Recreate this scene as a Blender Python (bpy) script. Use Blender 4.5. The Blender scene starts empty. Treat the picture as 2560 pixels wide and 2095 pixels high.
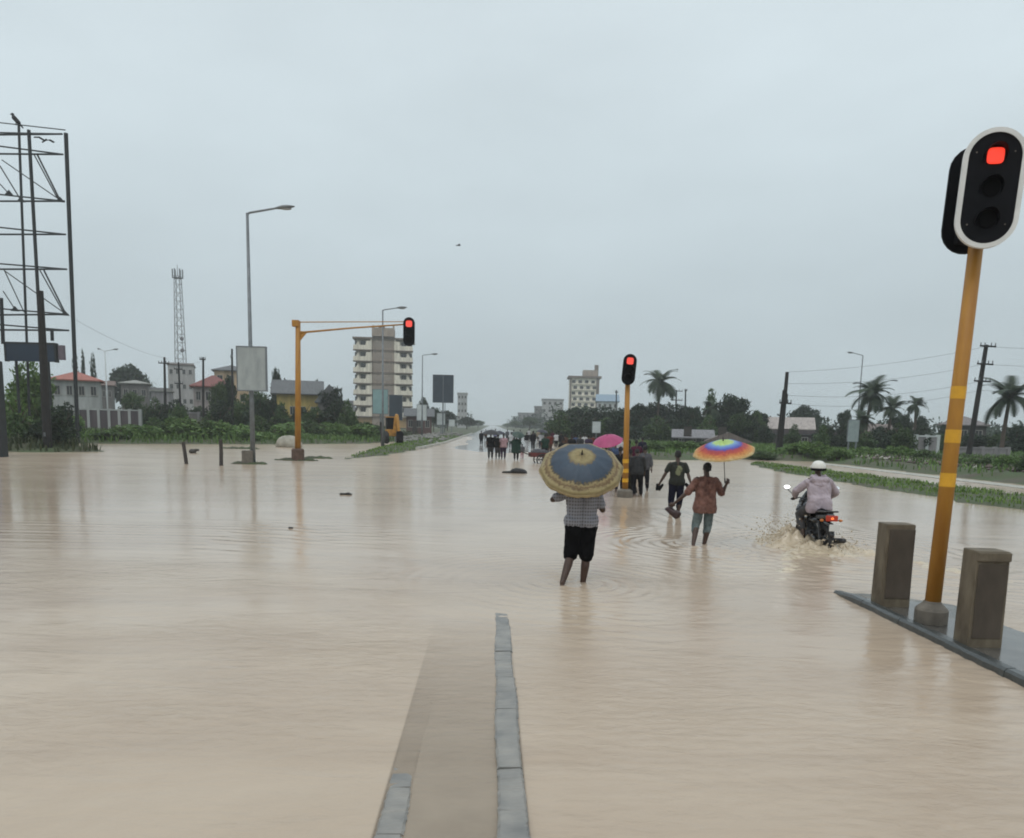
import bpy, bmesh, math, random
import numpy as np
from mathutils import Vector, Matrix
R = math.radians
random.seed(7)
SC = bpy.context.scene
COL = SC.collection

# ------------------------------------------------------------------ camera
CAM_H = 2.15            # eye height above the flood water (z = 0)
FPX = 1950.0            # focal length in photograph pixels (2560 wide)
PITCH, ROLL = R(8.0), R(1.3)
def _cam_rot(yaw):
    return Matrix.Rotation(yaw, 3, 'Z') @ Matrix.Rotation(R(90) - PITCH, 3, 'X') @ Matrix.Rotation(ROLL, 3, 'Z')
_yaw = 0.0
for _ in range(6):
    _v = _cam_rot(_yaw).transposed() @ Vector((0, 1, 0))
    _yaw += ((1230 - 1280) / FPX - _v.x / -_v.z)
CR = _cam_rot(_yaw)
_v = CR.transposed() @ Vector((0, 1, 0))
CX, CY = 1280.0, 1062 + FPX * _v.y / -_v.z       # the road runs to (1230, 1062) of the photograph
cam_d = bpy.data.cameras.new('camera'); cam = bpy.data.objects.new('camera', cam_d); COL.objects.link(cam)
cam_d.sensor_fit = 'HORIZONTAL'; cam_d.sensor_width = 36.0; cam_d.lens = 36.0 * FPX / 2560
cam_d.shift_y = (CY - 1047.5) / 2560; cam_d.clip_start = 0.1; cam_d.clip_end = 9000
cam.matrix_world = Matrix.Translation((0, 0, CAM_H)) @ CR.to_4x4()
SC.camera = cam
# ------------------------------------------------------------------ sky, sun, exposure
SUN_EL, SUN_AZ = R(58), R(200)
W = bpy.data.worlds.new('World'); SC.world = W; W.use_nodes = True
nt = W.node_tree; N = nt.nodes; L = nt.links
bg = N['Background']; bg.inputs['Strength'].default_value = 1.0
sky = N.new('ShaderNodeTexSky'); sky.sky_type = 'NISHITA'; sky.sun_disc = False
sky.sun_elevation = SUN_EL; sky.sun_rotation = SUN_AZ; sky.dust_density = 4; sky.air_density = 1.5
sk = N.new('ShaderNodeVectorMath'); sk.operation = 'SCALE'; sk.inputs['Scale'].default_value = 0.06
L.new(sky.outputs[0], sk.inputs[0])
tc = N.new('ShaderNodeTexCoord'); sep = N.new('ShaderNodeSeparateXYZ'); L.new(tc.outputs['Generated'], sep.inputs[0])
rp = N.new('ShaderNodeValToRGB'); L.new(sep.outputs['Z'], rp.inputs[0])      # overcast: dim at the horizon, bright overhead
e = rp.color_ramp.elements
e[0].position = 0.0; e[0].color = (0.52, 0.605, 0.65, 1)
e[1].position = 1.0; e[1].color = (1.16, 1.24, 1.28, 1)
for p_, c_ in ((0.12, (0.56, 0.65, 0.695)), (0.28, (0.675, 0.775, 0.82)), (0.47, (0.75, 0.85, 0.895))):
    q = e.new(p_); q.color = (*c_, 1)
mp = N.new('ShaderNodeMapping'); mp.inputs['Scale'].default_value = (1.6, 1.6, 4.5); L.new(tc.outputs['Generated'], mp.inputs[0])
nz = N.new('ShaderNodeTexNoise'); nz.inputs['Scale'].default_value = 1.7; nz.inputs['Detail'].default_value = 6; L.new(mp.outputs[0], nz.inputs['Vector'])
mr = N.new('ShaderNodeMapRange'); L.new(nz.outputs[0], mr.inputs[0]); mr.inputs[1].default_value = 0.3; mr.inputs[2].default_value = 0.7
mr.inputs[3].default_value = 0.935; mr.inputs[4].default_value = 1.05
cl = N.new('ShaderNodeVectorMath'); cl.operation = 'SCALE'; L.new(rp.outputs[0], cl.inputs[0]); L.new(mr.outputs[0], cl.inputs['Scale'])
mx = N.new('ShaderNodeMix'); mx.data_type = 'RGBA'; mx.inputs[0].default_value = 0.9
L.new(sk.outputs[0], mx.inputs[6]); L.new(cl.outputs[0], mx.inputs[7]); L.new(mx.outputs[2], bg.inputs['Color'])
sun_d = bpy.data.lights.new('sun', 'SUN'); sun_d.energy = 0.75; sun_d.angle = R(30); sun_d.color = (1, 0.97, 0.92)
sun = bpy.data.objects.new('sun', sun_d); COL.objects.link(sun)
sun.rotation_euler = Vector((-math.cos(SUN_EL) * math.sin(SUN_AZ), -math.cos(SUN_EL) * math.cos(SUN_AZ), -math.sin(SUN_EL))).to_track_quat('-Z', 'Y').to_euler()
vs = SC.view_settings; vs.view_transform = 'Standard'; vs.look = 'None'; vs.exposure = 0.0; vs.gamma = 1.0; vs.use_curve_mapping = False
cy = SC.cycles; cy.use_denoising = True; cy.max_bounces = 6; cy.diffuse_bounces = 3; cy.glossy_bounces = 3; cy.volume_bounces = 1
cy.transparent_max_bounces = 8; cy.filter_width = 1.9; cy.use_adaptive_sampling = True; cy.adaptive_threshold = 0.02
cy.caustics_reflective = False; cy.caustics_refractive = False

# ------------------------------------------------------------------ helpers
def ray(px, py):
    return CR @ Vector(((px - CX) / FPX, -(py - CY) / FPX, -1.0))
def at(px, py, Y):                      # the point at distance Y down the road that the photograph shows at this pixel
    d = ray(px, py); t = Y / d.y
    return Vector((0, 0, CAM_H)) + d * t
def gnd(px, py, z=0.0):                 # the point on the level z that the photograph shows at this pixel
    d = ray(px, py); t = (z - CAM_H) / d.z
    return Vector((0, 0, CAM_H)) + d * t

MATS = {}
def mat(name, col, rough=0.6, var=0.15, scale=3.0, bump=0.0, metal=0.0, spec=0.5, emit=None, es=1.0, col2=None, detail=5, stretch=(1, 1, 1), wet=0.0):
    if name in MATS: return MATS[name]
    m = bpy.data.materials.new(name); m.use_nodes = True; MATS[name] = m
    n = m.node_tree.nodes; l = m.node_tree.links; b = n['Principled BSDF']
    b.inputs['Roughness'].default_value = rough; b.inputs['Metallic'].default_value = metal
    b.inputs['Specular IOR Level'].default_value = spec
    if wet: b.inputs['Coat Weight'].default_value = wet; b.inputs['Coat Roughness'].default_value = 0.12
    t = n.new('ShaderNodeTexCoord'); mpn = n.new('ShaderNodeMapping'); mpn.inputs['Scale'].default_value = stretch
    l.new(t.outputs['Object'], mpn.inputs[0])
    x = n.new('ShaderNodeTexNoise'); x.inputs['Scale'].default_value = scale; x.inputs['Detail'].default_value = detail
    x.inputs['Roughness'].default_value = 0.6; l.new(mpn.outputs[0], x.inputs['Vector'])
    r = n.new('ShaderNodeValToRGB'); l.new(x.outputs[0], r.inputs[0])
    c2 = col2 or tuple(min(1, c * (1 + var)) for c in col)
    c1 = col if col2 else tuple(c * (1 - var) for c in col)
    r.color_ramp.elements[0].position = 0.32; r.color_ramp.elements[0].color = (*c1, 1)
    r.color_ramp.elements[1].position = 0.68; r.color_ramp.elements[1].color = (*c2, 1)
    l.new(r.outputs[0], b.inputs['Base Color'])
    if bump:
        bp = n.new('ShaderNodeBump'); bp.inputs['Strength'].default_value = bump; bp.inputs['Distance'].default_value = 0.02
        l.new(x.outputs[0], bp.inputs['Height']); l.new(bp.outputs[0], b.inputs['Normal'])
    if emit:
        b.inputs['Emission Color'].default_value = (*emit, 1); b.inputs['Emission Strength'].default_value = es
    return m

class MB:
    def __init__(s): s.v = []; s.f = []
    def add(s, vs, fs, M=None):
        k = len(s.v)
        s.v += [tuple(M @ Vector(v)) for v in vs] if M is not None else [tuple(v) for v in vs]
        s.f += [tuple(i + k for i in f) for f in fs]; return s
    def box(s, c, d, M=None):
        x, y, z = c; a, b, h = d[0] / 2, d[1] / 2, d[2] / 2
        vs = [(x + i * a, y + j * b, z + k * h) for k in (-1, 1) for j in (-1, 1) for i in (-1, 1)]
        return s.add(vs, [(0, 2, 3, 1), (4, 5, 7, 6), (0, 1, 5, 4), (2, 6, 7, 3), (0, 4, 6, 2), (1, 3, 7, 5)], M)
    def tube(s, pts, rads, n=8, caps=True, M=None):
        pts = [Vector(p) for p in pts]
        if not hasattr(rads, '__len__'): rads = [rads] * len(pts)
        vs = []; fs = []; up = None
        for i, p in enumerate(pts):
            t = (pts[min(i + 1, len(pts) - 1)] - pts[max(i - 1, 0)])
            t = t.normalized() if t.length > 1e-9 else Vector((0, 0, 1))
            if up is None: up = Vector((1, 0, 0)) if abs(t.x) < 0.9 else Vector((0, 1, 0))
            a = (up - t * up.dot(t)); a = a.normalized() if a.length > 1e-6 else t.orthogonal().normalized()
            b = t.cross(a); up = a
            for k in range(n):
                w = 2 * math.pi * k / n
                vs.append(p + (a * math.cos(w) + b * math.sin(w)) * rads[i])
        for i in range(len(pts) - 1):
            for k in range(n):
                fs.append((i * n + k, i * n + (k + 1) % n, (i + 1) * n + (k + 1) % n, (i + 1) * n + k))
        if caps: fs.append(tuple(range(n))[::-1]); fs.append(tuple((len(pts) - 1) * n + k for k in range(n)))
        return s.add(vs, fs, M)
    def cap(s, p0, p1, r0, r1, n=12, M=None):
        p0 = Vector(p0); p1 = Vector(p1); d = (p1 - p0); Ln = max(d.length, 1e-5); d = d / Ln
        P = []; Rr = []
        for a in (-88, -60, -30, 0): P.append(p0 + d * r0 * math.sin(R(a))); Rr.append(r0 * math.cos(R(a)))
        for a in (0, 30, 60, 88): P.append(p1 + d * r1 * math.sin(R(a))); Rr.append(r1 * math.cos(R(a)))
        return s.tube(P, Rr, n, True, M)
    def ell(s, c, r, M=None, nu=16, nv=10):
        if not hasattr(r, '__len__'): r = (r, r, r)
        vs = []; fs = []
        for j in range(nv + 1):
            ph = math.pi * (j / nv - 0.5); ph = max(min(ph, R(89)), R(-89))
            for i in range(nu):
                th = 2 * math.pi * i / nu
                vs.append((c[0] + r[0] * math.cos(ph) * math.cos(th), c[1] + r[1] * math.cos(ph) * math.sin(th), c[2] + r[2] * math.sin(ph)))
        for j in range(nv):
            for i in range(nu): fs.append((j * nu + i, j * nu + (i + 1) % nu, (j + 1) * nu + (i + 1) % nu, (j + 1) * nu + i))
        fs.append(tuple(range(nu))[::-1]); fs.append(tuple(nv * nu + i for i in range(nu)))
        return s.add(vs, fs, M)
    def extr(s, poly, y0, y1, M=None):            # polygon in X,Z pushed from y0 to y1
        n = len(poly)
        vs = [(p[0], y0, p[1]) for p in poly] + [(p[0], y1, p[1]) for p in poly]
        return s.add(vs, [tuple(range(n))[::-1], tuple(range(n, 2 * n))] + [(i, (i + 1) % n, n + (i + 1) % n, n + i) for i in range(n)], M)
    def ring(s, po, pi, y0, y1, M=None):
        n = len(po)
        vs = [(p[0], y, p[1]) for y in (y0, y1) for p in po] + [(p[0], y, p[1]) for y in (y0, y1) for p in pi]
        fs = []
        for i in range(n):
            j = (i + 1) % n
            fs += [(i, j, n + j, n + i), (2 * n + i, 3 * n + i, 3 * n + j, 2 * n + j), (i, 2 * n + i, 2 * n + j, j), (n + i, n + j, 3 * n + j, 3 * n + i)]
        return s.add(vs, fs, M)
    def lathe(s, prof, n=24, M=None):
        vs = [(r * math.cos(2 * math.pi * k / n), r * math.sin(2 * math.pi * k / n), z) for r, z in prof for k in range(n)]
        fs = [(i * n + k, i * n + (k + 1) % n, (i + 1) * n + (k + 1) % n, (i + 1) * n + k) for i in range(len(prof) - 1) for k in range(n)]
        fs.append(tuple(range(n))[::-1]); fs.append(tuple((len(prof) - 1) * n + k for k in range(n)))
        return s.add(vs, fs, M)
    def mesh(s, name, m, smooth=False, bevel=0.0):
        me = bpy.data.meshes.new(name); me.from_pydata(s.v, [], s.f)
        bm = bmesh.new(); bm.from_mesh(me); bmesh.ops.recalc_face_normals(bm, faces=bm.faces)
        if bevel:
            bmesh.ops.bevel(bm, geom=[q for q in bm.edges if len(q.link_faces) == 2 and q.calc_face_angle(0) > 0.5], offset=bevel, segments=2, affect='EDGES', profile=0.6)
        bm.to_mesh(me); bm.free()
        if m: me.materials.append(m)
        if smooth: me.shade_smooth()
        return me
    def build(s, name, m, parent=None, smooth=False, bevel=0.0, loc=None):
        return link(name, s.mesh(name, m, smooth, bevel), parent, loc)
def link(name, me, parent=None, loc=None):
    o = bpy.data.objects.new(name, me); COL.objects.link(o)
    if parent: o.parent = parent
    if loc is not None: o.location = loc
    return o
def tag(o, label=None, cat=None, group=None, kind=None):
    if label: o['label'] = label
    if cat: o['category'] = cat
    if group: o['group'] = group
    if kind: o['kind'] = kind
    return o
def thing(name, label, cat, loc=(0, 0, 0), rz=0.0, group=None):
    o = bpy.data.objects.new(name, None); COL.objects.link(o); o.empty_display_size = 0.2
    o.location = loc; o.rotation_euler = (0, 0, rz); return tag(o, label, cat, group)
def copy_tree(o, parent=None):
    c = o.copy(); COL.objects.link(c); c.parent = parent
    for ch in list(o.children): copy_tree(ch, c)
    return c
def raw_mesh(name, v, f, m, smooth=False):
    me = bpy.data.meshes.new(name); me.from_pydata(v, [], f)
    if m: me.materials.append(m)
    if smooth: me.shade_smooth()
    return me
def remesh(mb, name, m, voxel, smooth=4, disp=0.0, dscale=8.0, seed=0):
    """one continuous skin over overlapping solids"""
    me = mb.mesh(name + '_src', None); o = link('tmp', me)
    a = o.modifiers.new('r', 'REMESH'); a.mode = 'VOXEL'; a.voxel_size = voxel; a.use_smooth_shade = True
    if smooth: b = o.modifiers.new('s', 'SMOOTH'); b.iterations = smooth; b.factor = 0.5
    dg = bpy.context.evaluated_depsgraph_get(); dg.update()
    out = bpy.data.meshes.new_from_object(o.evaluated_get(dg)); out.name = name
    bpy.data.objects.remove(o); bpy.data.meshes.remove(me)
    if disp:
        from mathutils import noise
        n = len(out.vertices); co = np.empty(n * 3); out.vertices.foreach_get('co', co); co = co.reshape(-1, 3)
        no = np.empty(n * 3); out.vertices.foreach_get('normal', no); no = no.reshape(-1, 3)
        off = np.array([noise.noise(Vector((c[0] * dscale + seed, c[1] * dscale, c[2] * dscale * 0.55))) * .8 + .9 * (.35 - abs(noise.noise(Vector((c[0] * dscale * 1.5 + c[2] * dscale * .9, c[1] * dscale * 1.5 + seed, c[2] * dscale * 1.3 - c[0] * dscale * .5))))) for c in co])
        co += no * (off * disp)[:, None]; out.vertices.foreach_set('co', co.ravel())
    out.materials.clear(); out.materials.append(m); out.shade_smooth(); return out

# ------------------------------------------------------------------ ground, road, water
LAND = [
    [(-8.4, 45), (-7, 52), (-6, 65), (-5.2, 85), (-4.7, 175), (-4.6, 4000), (-4000, 4000), (-4000, 52), (-60, 55), (-45, 58), (-30, 62), (-19, 70), (-12.5, 79), (-10.6, 92), (-9.9, 84), (-9.3, 60)],
    [(-60, 41), (-33, 43.5), (-25, 46.0), (-23.6, 48.3), (-25.5, 51), (-60, 52)],
    [(15.9, 8), (15.6, 22), (15.2, 34), (15.5, 42), (16.8, 51), (18.3, 52), (18.8, 43), (19.6, 30), (20, 8)],
    [(8, 4000), (8, 175), (8.2, 100), (8.6, 60), (9.8, 54.5), (13, 54), (19, 58.5), (24, 56.5), (24, 40), (24, 6), (4000, 6), (4000, 4000)],
]
def sdist(poly, P):
    d = np.full(len(P), 1e9); ins = np.zeros(len(P), bool); n = len(poly)
    for i in range(n):
        a = np.array(poly[i], float); b = np.array(poly[(i + 1) % n], float); e_ = b - a; w = P - a
        t = np.clip((w @ e_) / (e_ @ e_), 0, 1); d = np.minimum(d, np.hypot(*(w - t[:, None] * e_).T))
        c = (a[1] > P[:, 1]) != (b[1] > P[:, 1])
        xx = a[0] + (P[:, 1] - a[1]) / (b[1] - a[1] + 1e-12) * e_[0]
        ins ^= c & (P[:, 0] < xx)
    return np.where(ins, d, -d)
def wob(x, y, f, s):
    return (np.sin(x * f + s) * np.cos(y * f * 1.3 + s * 2.1) + 0.6 * np.sin(x * f * 2.3 + y * f * 1.9 + s * 3)) / 1.6
def land_h(P):
    P = np.asarray(P, float); x, y = P[:, 0], P[:, 1]
    d = np.full(len(P), -9.0); top = np.full(len(P), 0.3)
    for poly, tp in zip(LAND, (0.34, 0.42, 0.08, 0.4)):
        q = sdist(poly, P); top = np.where(q > d, tp, top); d = np.maximum(d, q)
    d = d + 0.35 * wob(x, y, 0.9, 1.0) + 0.18 * wob(x, y, 3.1, 2.0)
    h = np.where(d > 0, np.minimum(d * 0.22, top) + 0.05 * wob(x, y, 1.7, 4) * np.clip(d, 0, 1), np.maximum(d * 0.25, -0.45))
    far = np.clip((np.abs(x) - 40) / 200, 0, 1) + np.clip((y - 120) / 400, 0, 1)
    return h + np.where(d > 3, 0.5 * far, 0)
def axis(segs):
    out = []
    for a, b, n in segs: out += list(np.linspace(a, b, n, endpoint=False))
    return np.array(out + [segs[-1][1]])
gx = axis([(-2300, -300, 10), (-300, -70, 24), (-70, -32, 50), (-32, 30, 150), (30, 80, 40), (80, 300, 20), (300, 2300, 10)])
gy = axis([(-60, 6, 8), (6, 100, 200), (100, 200, 50), (200, 600, 25), (600, 4300, 12)])
GX, GY = np.meshgrid(gx, gy); P = np.c_[GX.ravel(), GY.ravel()]
gz = land_h(P)
nx = len(gx)
gf = [(j * nx + i, j * nx + i + 1, (j + 1) * nx + i + 1, (j + 1) * nx + i) for j in range(len(gy) - 1) for i in range(nx - 1)]
m_ground = mat('ground_mud_grass', (0.075, 0.062, 0.045), 0.85, scale=0.6, col2=(0.05, 0.085, 0.028), bump=0.5, detail=8)
tag(link('ground', raw_mesh('ground', np.c_[P, gz].tolist(), gf, m_ground, True)), kind='structure')

# wet road coming up out of the water
rx = np.linspace(-4.9, 8.3, 8); ry = np.concatenate([np.linspace(40, 90, 26), np.linspace(95, 300, 22), np.linspace(340, 4200, 20)])
rv = []; 
for y in ry:
    for x in rx:
        z = -0.10 + 0.15 * min(1, max(0, (y - 47) / 22)) - 0.0022 * (x - 1.7) ** 2 + 0.012 * math.sin(x * 0.9 + y * 0.23)
        rv.append((x, y, z))
rf = [(j * 8 + i, j * 8 + i + 1, (j + 1) * 8 + i + 1, (j + 1) * 8 + i) for j in range(len(ry) - 1) for i in range(7)]
m_road = mat('wet_asphalt', (0.16, 0.145, 0.13), 0.13, scale=0.5, col2=(0.26, 0.235, 0.205), bump=0.01, detail=8, stretch=(1, 0.25, 1))
tag(link('road', raw_mesh('road', rv, rf, m_road, True)), kind='structure')

# flood water
def water_material():
    m = bpy.data.materials.new('flood_water'); m.use_nodes = True; n = m.node_tree.nodes; l = m.node_tree.links; b = n['Principled BSDF']
    b.inputs['Roughness'].default_value = 0.085; b.inputs['IOR'].default_value = 1.33
    g = n.new('ShaderNodeNewGeometry')
    def noise(sx, sy, sc, det, rough=0.55, dist=0.0):
        mpn = n.new('ShaderNodeMapping'); mpn.inputs['Scale'].default_value = (sx, sy, 1); l.new(g.outputs['Position'], mpn.inputs[0])
        t = n.new('ShaderNodeTexNoise'); t.inputs['Scale'].default_value = sc; t.inputs['Detail'].default_value = det
        t.inputs['Roughness'].default_value = rough; t.inputs['Distortion'].default_value = dist; l.new(mpn.outputs[0], t.inputs['Vector']); return t
    big = noise(0.35, 0.9, 0.55, 7, 0.62, 0.8)
    rp = n.new('ShaderNodeValToRGB'); l.new(big.outputs[0], rp.inputs[0])
    rp.color_ramp.elements[0].position = 0.35; rp.color_ramp.elements[0].color = (0.395, 0.310, 0.232, 1)
    rp.color_ramp.elements[1].position = 0.66; rp.color_ramp.elements[1].color = (0.475, 0.385, 0.295, 1)
    l.new(rp.outputs[0], b.inputs['Base Color'])
    w1 = noise(0.7, 1.7, 1.5, 3, 0.5, 0.9); w2 = noise(1.2, 2.6, 4.2, 6, 0.66, 1.0)
    gust = noise(0.25, 0.5, 0.5, 3)
    mrn = n.new('ShaderNodeMapRange'); l.new(gust.outputs[0], mrn.inputs[0]); mrn.inputs[1].default_value = 0.38; mrn.inputs[2].default_value = 0.66; mrn.inputs[3].default_value = 0.10; mrn.inputs[4].default_value = 1.35
    mu = n.new('ShaderNodeMath'); mu.operation = 'MULTIPLY'; l.new(w2.outputs[0], mu.inputs[0]); l.new(mrn.outputs[0], mu.inputs[1])
    ad = n.new('ShaderNodeMath'); ad.operation = 'MULTIPLY_ADD'; l.new(mu.outputs[0], ad.inputs[0]); ad.inputs[1].default_value = 0.75; l.new(w1.outputs[0], ad.inputs[2])
    bp = n.new('ShaderNodeBump'); bp.inputs['Distance'].default_value = 0.05; calm = n.new('ShaderNodeMapRange'); calm.interpolation_type = 'SMOOTHSTEP'; sy0 = n.new('ShaderNodeSeparateXYZ'); l.new(g.outputs['Position'], sy0.inputs[0]); l.new(sy0.outputs[1], calm.inputs[0]); calm.inputs[1].default_value = 5; calm.inputs[2].default_value = 17; calm.inputs[3].default_value = 0.36; calm.inputs[4].default_value = 0.05; l.new(calm.outputs[0], bp.inputs['Strength']); rgh = n.new('ShaderNodeMapRange'); l.new(sy0.outputs[1], rgh.inputs[0]); rgh.inputs[1].default_value = 9; rgh.inputs[2].default_value = 38; rgh.inputs[3].default_value = 0.085; rgh.inputs[4].default_value = 0.21; l.new(rgh.outputs[0], b.inputs['Roughness'])
    l.new(ad.outputs[0], bp.inputs['Height']); l.new(bp.outputs[0], b.inputs['Normal'])
    # thin water over the submerged median is less opaque
    sx = n.new('ShaderNodeSeparateXYZ'); l.new(g.outputs['Position'], sx.inputs[0])
    def mnode(op, a, b_):
        q = n.new('ShaderNodeMath'); q.operation = op
        for i, v in enumerate((a, b_)):
            if v is None: continue
            if hasattr(v, 'default_value') or hasattr(v, 'links'): l.new(v, q.inputs[i])
            else: q.inputs[i].default_value = v
        return q.outputs[0]
    dx = mnode('ABSOLUTE', mnode('ADD', sx.outputs[0], 0.175), None)
    def mrg(v, a, b_, c, d):
        q = n.new('ShaderNodeMapRange'); q.interpolation_type = 'SMOOTHSTEP'; l.new(v, q.inputs[0])
        for i, z in enumerate((a, b_, c, d)): q.inputs[i + 1].default_value = z
        return q.outputs[0]
    mk = mnode('MULTIPLY', mrg(dx, 0.405, 0.425, 1, 0), mrg(sx.outputs[1], 3.4, 8.8, 0.56, 0))
    ms = n.new('ShaderNodeMixShader'); tp = n.new('ShaderNodeBsdfTransparent'); tp.inputs[0].default_value = (0.92, 0.88, 0.82, 1)
    l.new(mk, ms.inputs[0]); l.new(b.outputs[0], ms.inputs[1]); l.new(tp.outputs[0], ms.inputs[2]); l.new(ms.outputs[0], n['Material Output'].inputs[0])
    return m
M_WATER = water_material()
# water sheet with real ripples round the legs, the kerb and the wheels
RIPPLES = [(1.06, 10.62, 0.016, 0.24), (1.32, 10.50, 0.016, 0.22), (3.80, 14.5, 0.014, 0.26), (4.05, 14.35, 0.014, 0.26), (4.62, 19.2, 0.016, 0.3), (6.35, 14.3, 0.022, 0.34), (6.0, 14.7, 0.018, 0.30), (6.7, 13.6, 0.018, 0.28), (4.7, 10.2, 0.004, 0.2)]
wx = axis([(-300, -40, 12), (-40, -5, 30), (-5, 9, 250), (9, 40, 40), (40, 300, 12)])
wy = axis([(-60, 0, 6), (0, 3, 8), (3, 17, 280), (17, 40, 60), (40, 140, 30)])
WX, WY = np.meshgrid(wx, wy); wz = np.zeros_like(WX)
for (cx_, cy_, am, wl) in RIPPLES:
    r_ = np.hypot(WX - cx_, (WY - cy_)); ang = np.arctan2(WY - cy_, WX - cx_)
    wz += am * np.exp(-r_ / (wl * 4.2)) * np.sin(2 * np.pi * r_ / wl + 0.7 * np.sin(3 * ang + cx_)) * (0.7 + 0.3 * np.sin(5 * ang + cy_))
for (cx_, cy_, sx_, sy_, am, wl) in ((1.25, 8.6, .55, 1.7, .0085, .30), (3.95, 12.6, .45, 1.3, .007, .33), (5.0, 7.0, .8, 1.3, .006, .26), (6.6, 11.6, 1.6, 1.8, .012, .42), (4.0, 5.6, 1.0, .9, .004, .25), (-6, 14.5, 4, 2.0, .006, .5)):
    msk = np.exp(-((WX - cx_) / sx_) ** 2 - ((WY - cy_) / sy_) ** 2)
    wz += am * msk * (np.sin(2 * np.pi * WY / wl + 1.6 * np.sin(WX * 2.1 + cy_) + .9 * np.sin(WX * 5.3 + WY * 1.3)) * .6 + .5 * np.sin(2 * np.pi * (WY * .93 + WX * .35) / (wl * .62) + 1.1 * np.sin(WX * 3.7)))
wz += 0.0022 * np.sin(WX * 1.3 + 5.1 * WY + 1.2 * np.sin(WX * 0.7)) * np.clip((WY - 5) / 6, 0, 1) * np.clip((17 - WY) / 5, 0, 1)
nwx = len(wx)
wf = [(j * nwx + i, j * nwx + i + 1, (j + 1) * nwx + i + 1, (j + 1) * nwx + i) for j in range(len(wy) - 1) for i in range(nwx - 1)]
tag(link('water', raw_mesh('water', np.c_[WX.ravel(), WY.ravel(), wz.ravel()].tolist(), wf, M_WATER, True)), kind='structure')

# ------------------------------------------------------------------ median strip and traffic island
m_kerb = mat('wet_kerb_concrete', (0.135, 0.137, 0.134), 0.5, scale=3.2, col2=(0.27, 0.255, 0.23), bump=0.5, detail=12, wet=0.15)
m_kerb_dark = mat('dark_wet_kerb', (0.040, 0.046, 0.046), 0.4, scale=9, var=0.35, bump=0.5, detail=9, wet=0.3)
m_fill = mat('muddy_median_fill', (0.33, 0.315, 0.29), 0.16, scale=2.2, var=0.22, bump=0.12, detail=7, wet=0.6)
med = thing('median_strip', 'narrow flooded concrete median strip running from the near edge into the water', 'median', (0, 0, 0))
def strip_h(x, y):
    right = 0.044 - 0.0080 * (y - 3.4); left = 0.020 - 0.0135 * (y - 3.4)
    t = 0 if x < -0.42 else (1 if x > 0.06 else (x + 0.42) / 0.48)
    return left * (1 - t) + right * t
def median_fill():
    xs = np.linspace(-0.44, 0.075, 16); ys = np.linspace(2.4, 9.6, 110); v = []; f = []
    for y in ys:
        for x in xs:
            t = (x + 0.44) / 0.515
            z = min(strip_h(x, y) - 0.018, -0.007) - 0.012 * math.sin(math.pi * t) + 0.002 * math.sin(x * 9 + y * 2.3)
            v.append((x, y, z))
    n = len(xs)
    for j in range(len(ys) - 1):
        for i in range(n - 1): f.append((j * n + i, j * n + i + 1, (j + 1) * n + i + 1, (j + 1) * n + i))
    return raw_mesh('fill', v, f, m_fill, True)
link('fill', median_fill(), med)
js = [2.5, 3.25, 4.07, 4.62, 5.67, 6.45, 7.21, 8.2, 9.12]
rk = random.Random(3)
for side, x0, x1 in ((0, -0.585, -0.435), (1, 0.07, 0.235)):
    for a_, b_ in zip(js[:-1], js[1:]):
        if side == 0: a_ -= 0.22; b_ -= 0.22
        mb = MB(); dx = rk.uniform(-0.006, 0.006); dz = rk.uniform(-0.004, 0.003); n = 26
        prof = [(x0, -0.15), (x0, -0.012), (x0 + 0.014, 0.0), (x1 - 0.014, 0.0), (x1, -0.012), (x1, -0.15)]
        vs = []
        for k in range(n + 1):
            y = a_ + 0.006 + (b_ - a_ - 0.012) * k / n
            for (x, z) in prof:
                ch = rk.uniform(0, .008) if rk.random() < .25 else 0; vs.append((x + dx + .006 * math.sin(y * 3.1 + x * 9) + rk.uniform(-.004, .004), y, (strip_h(x, y) + z - ch if z > -0.1 else z) + dz + .004 * math.sin(y * 5.3 + x * 4) + rk.uniform(-.002, .002)))
        fs = [(k * 6 + i, k * 6 + (i + 1) % 6, (k + 1) * 6 + (i + 1) % 6, (k + 1) * 6 + i) for k in range(n) for i in range(6)] + [tuple(range(6))[::-1], tuple(n * 6 + i for i in range(6))]
        mb.add(vs, fs); mb.build('kerb_stone', m_kerb, med)

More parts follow.
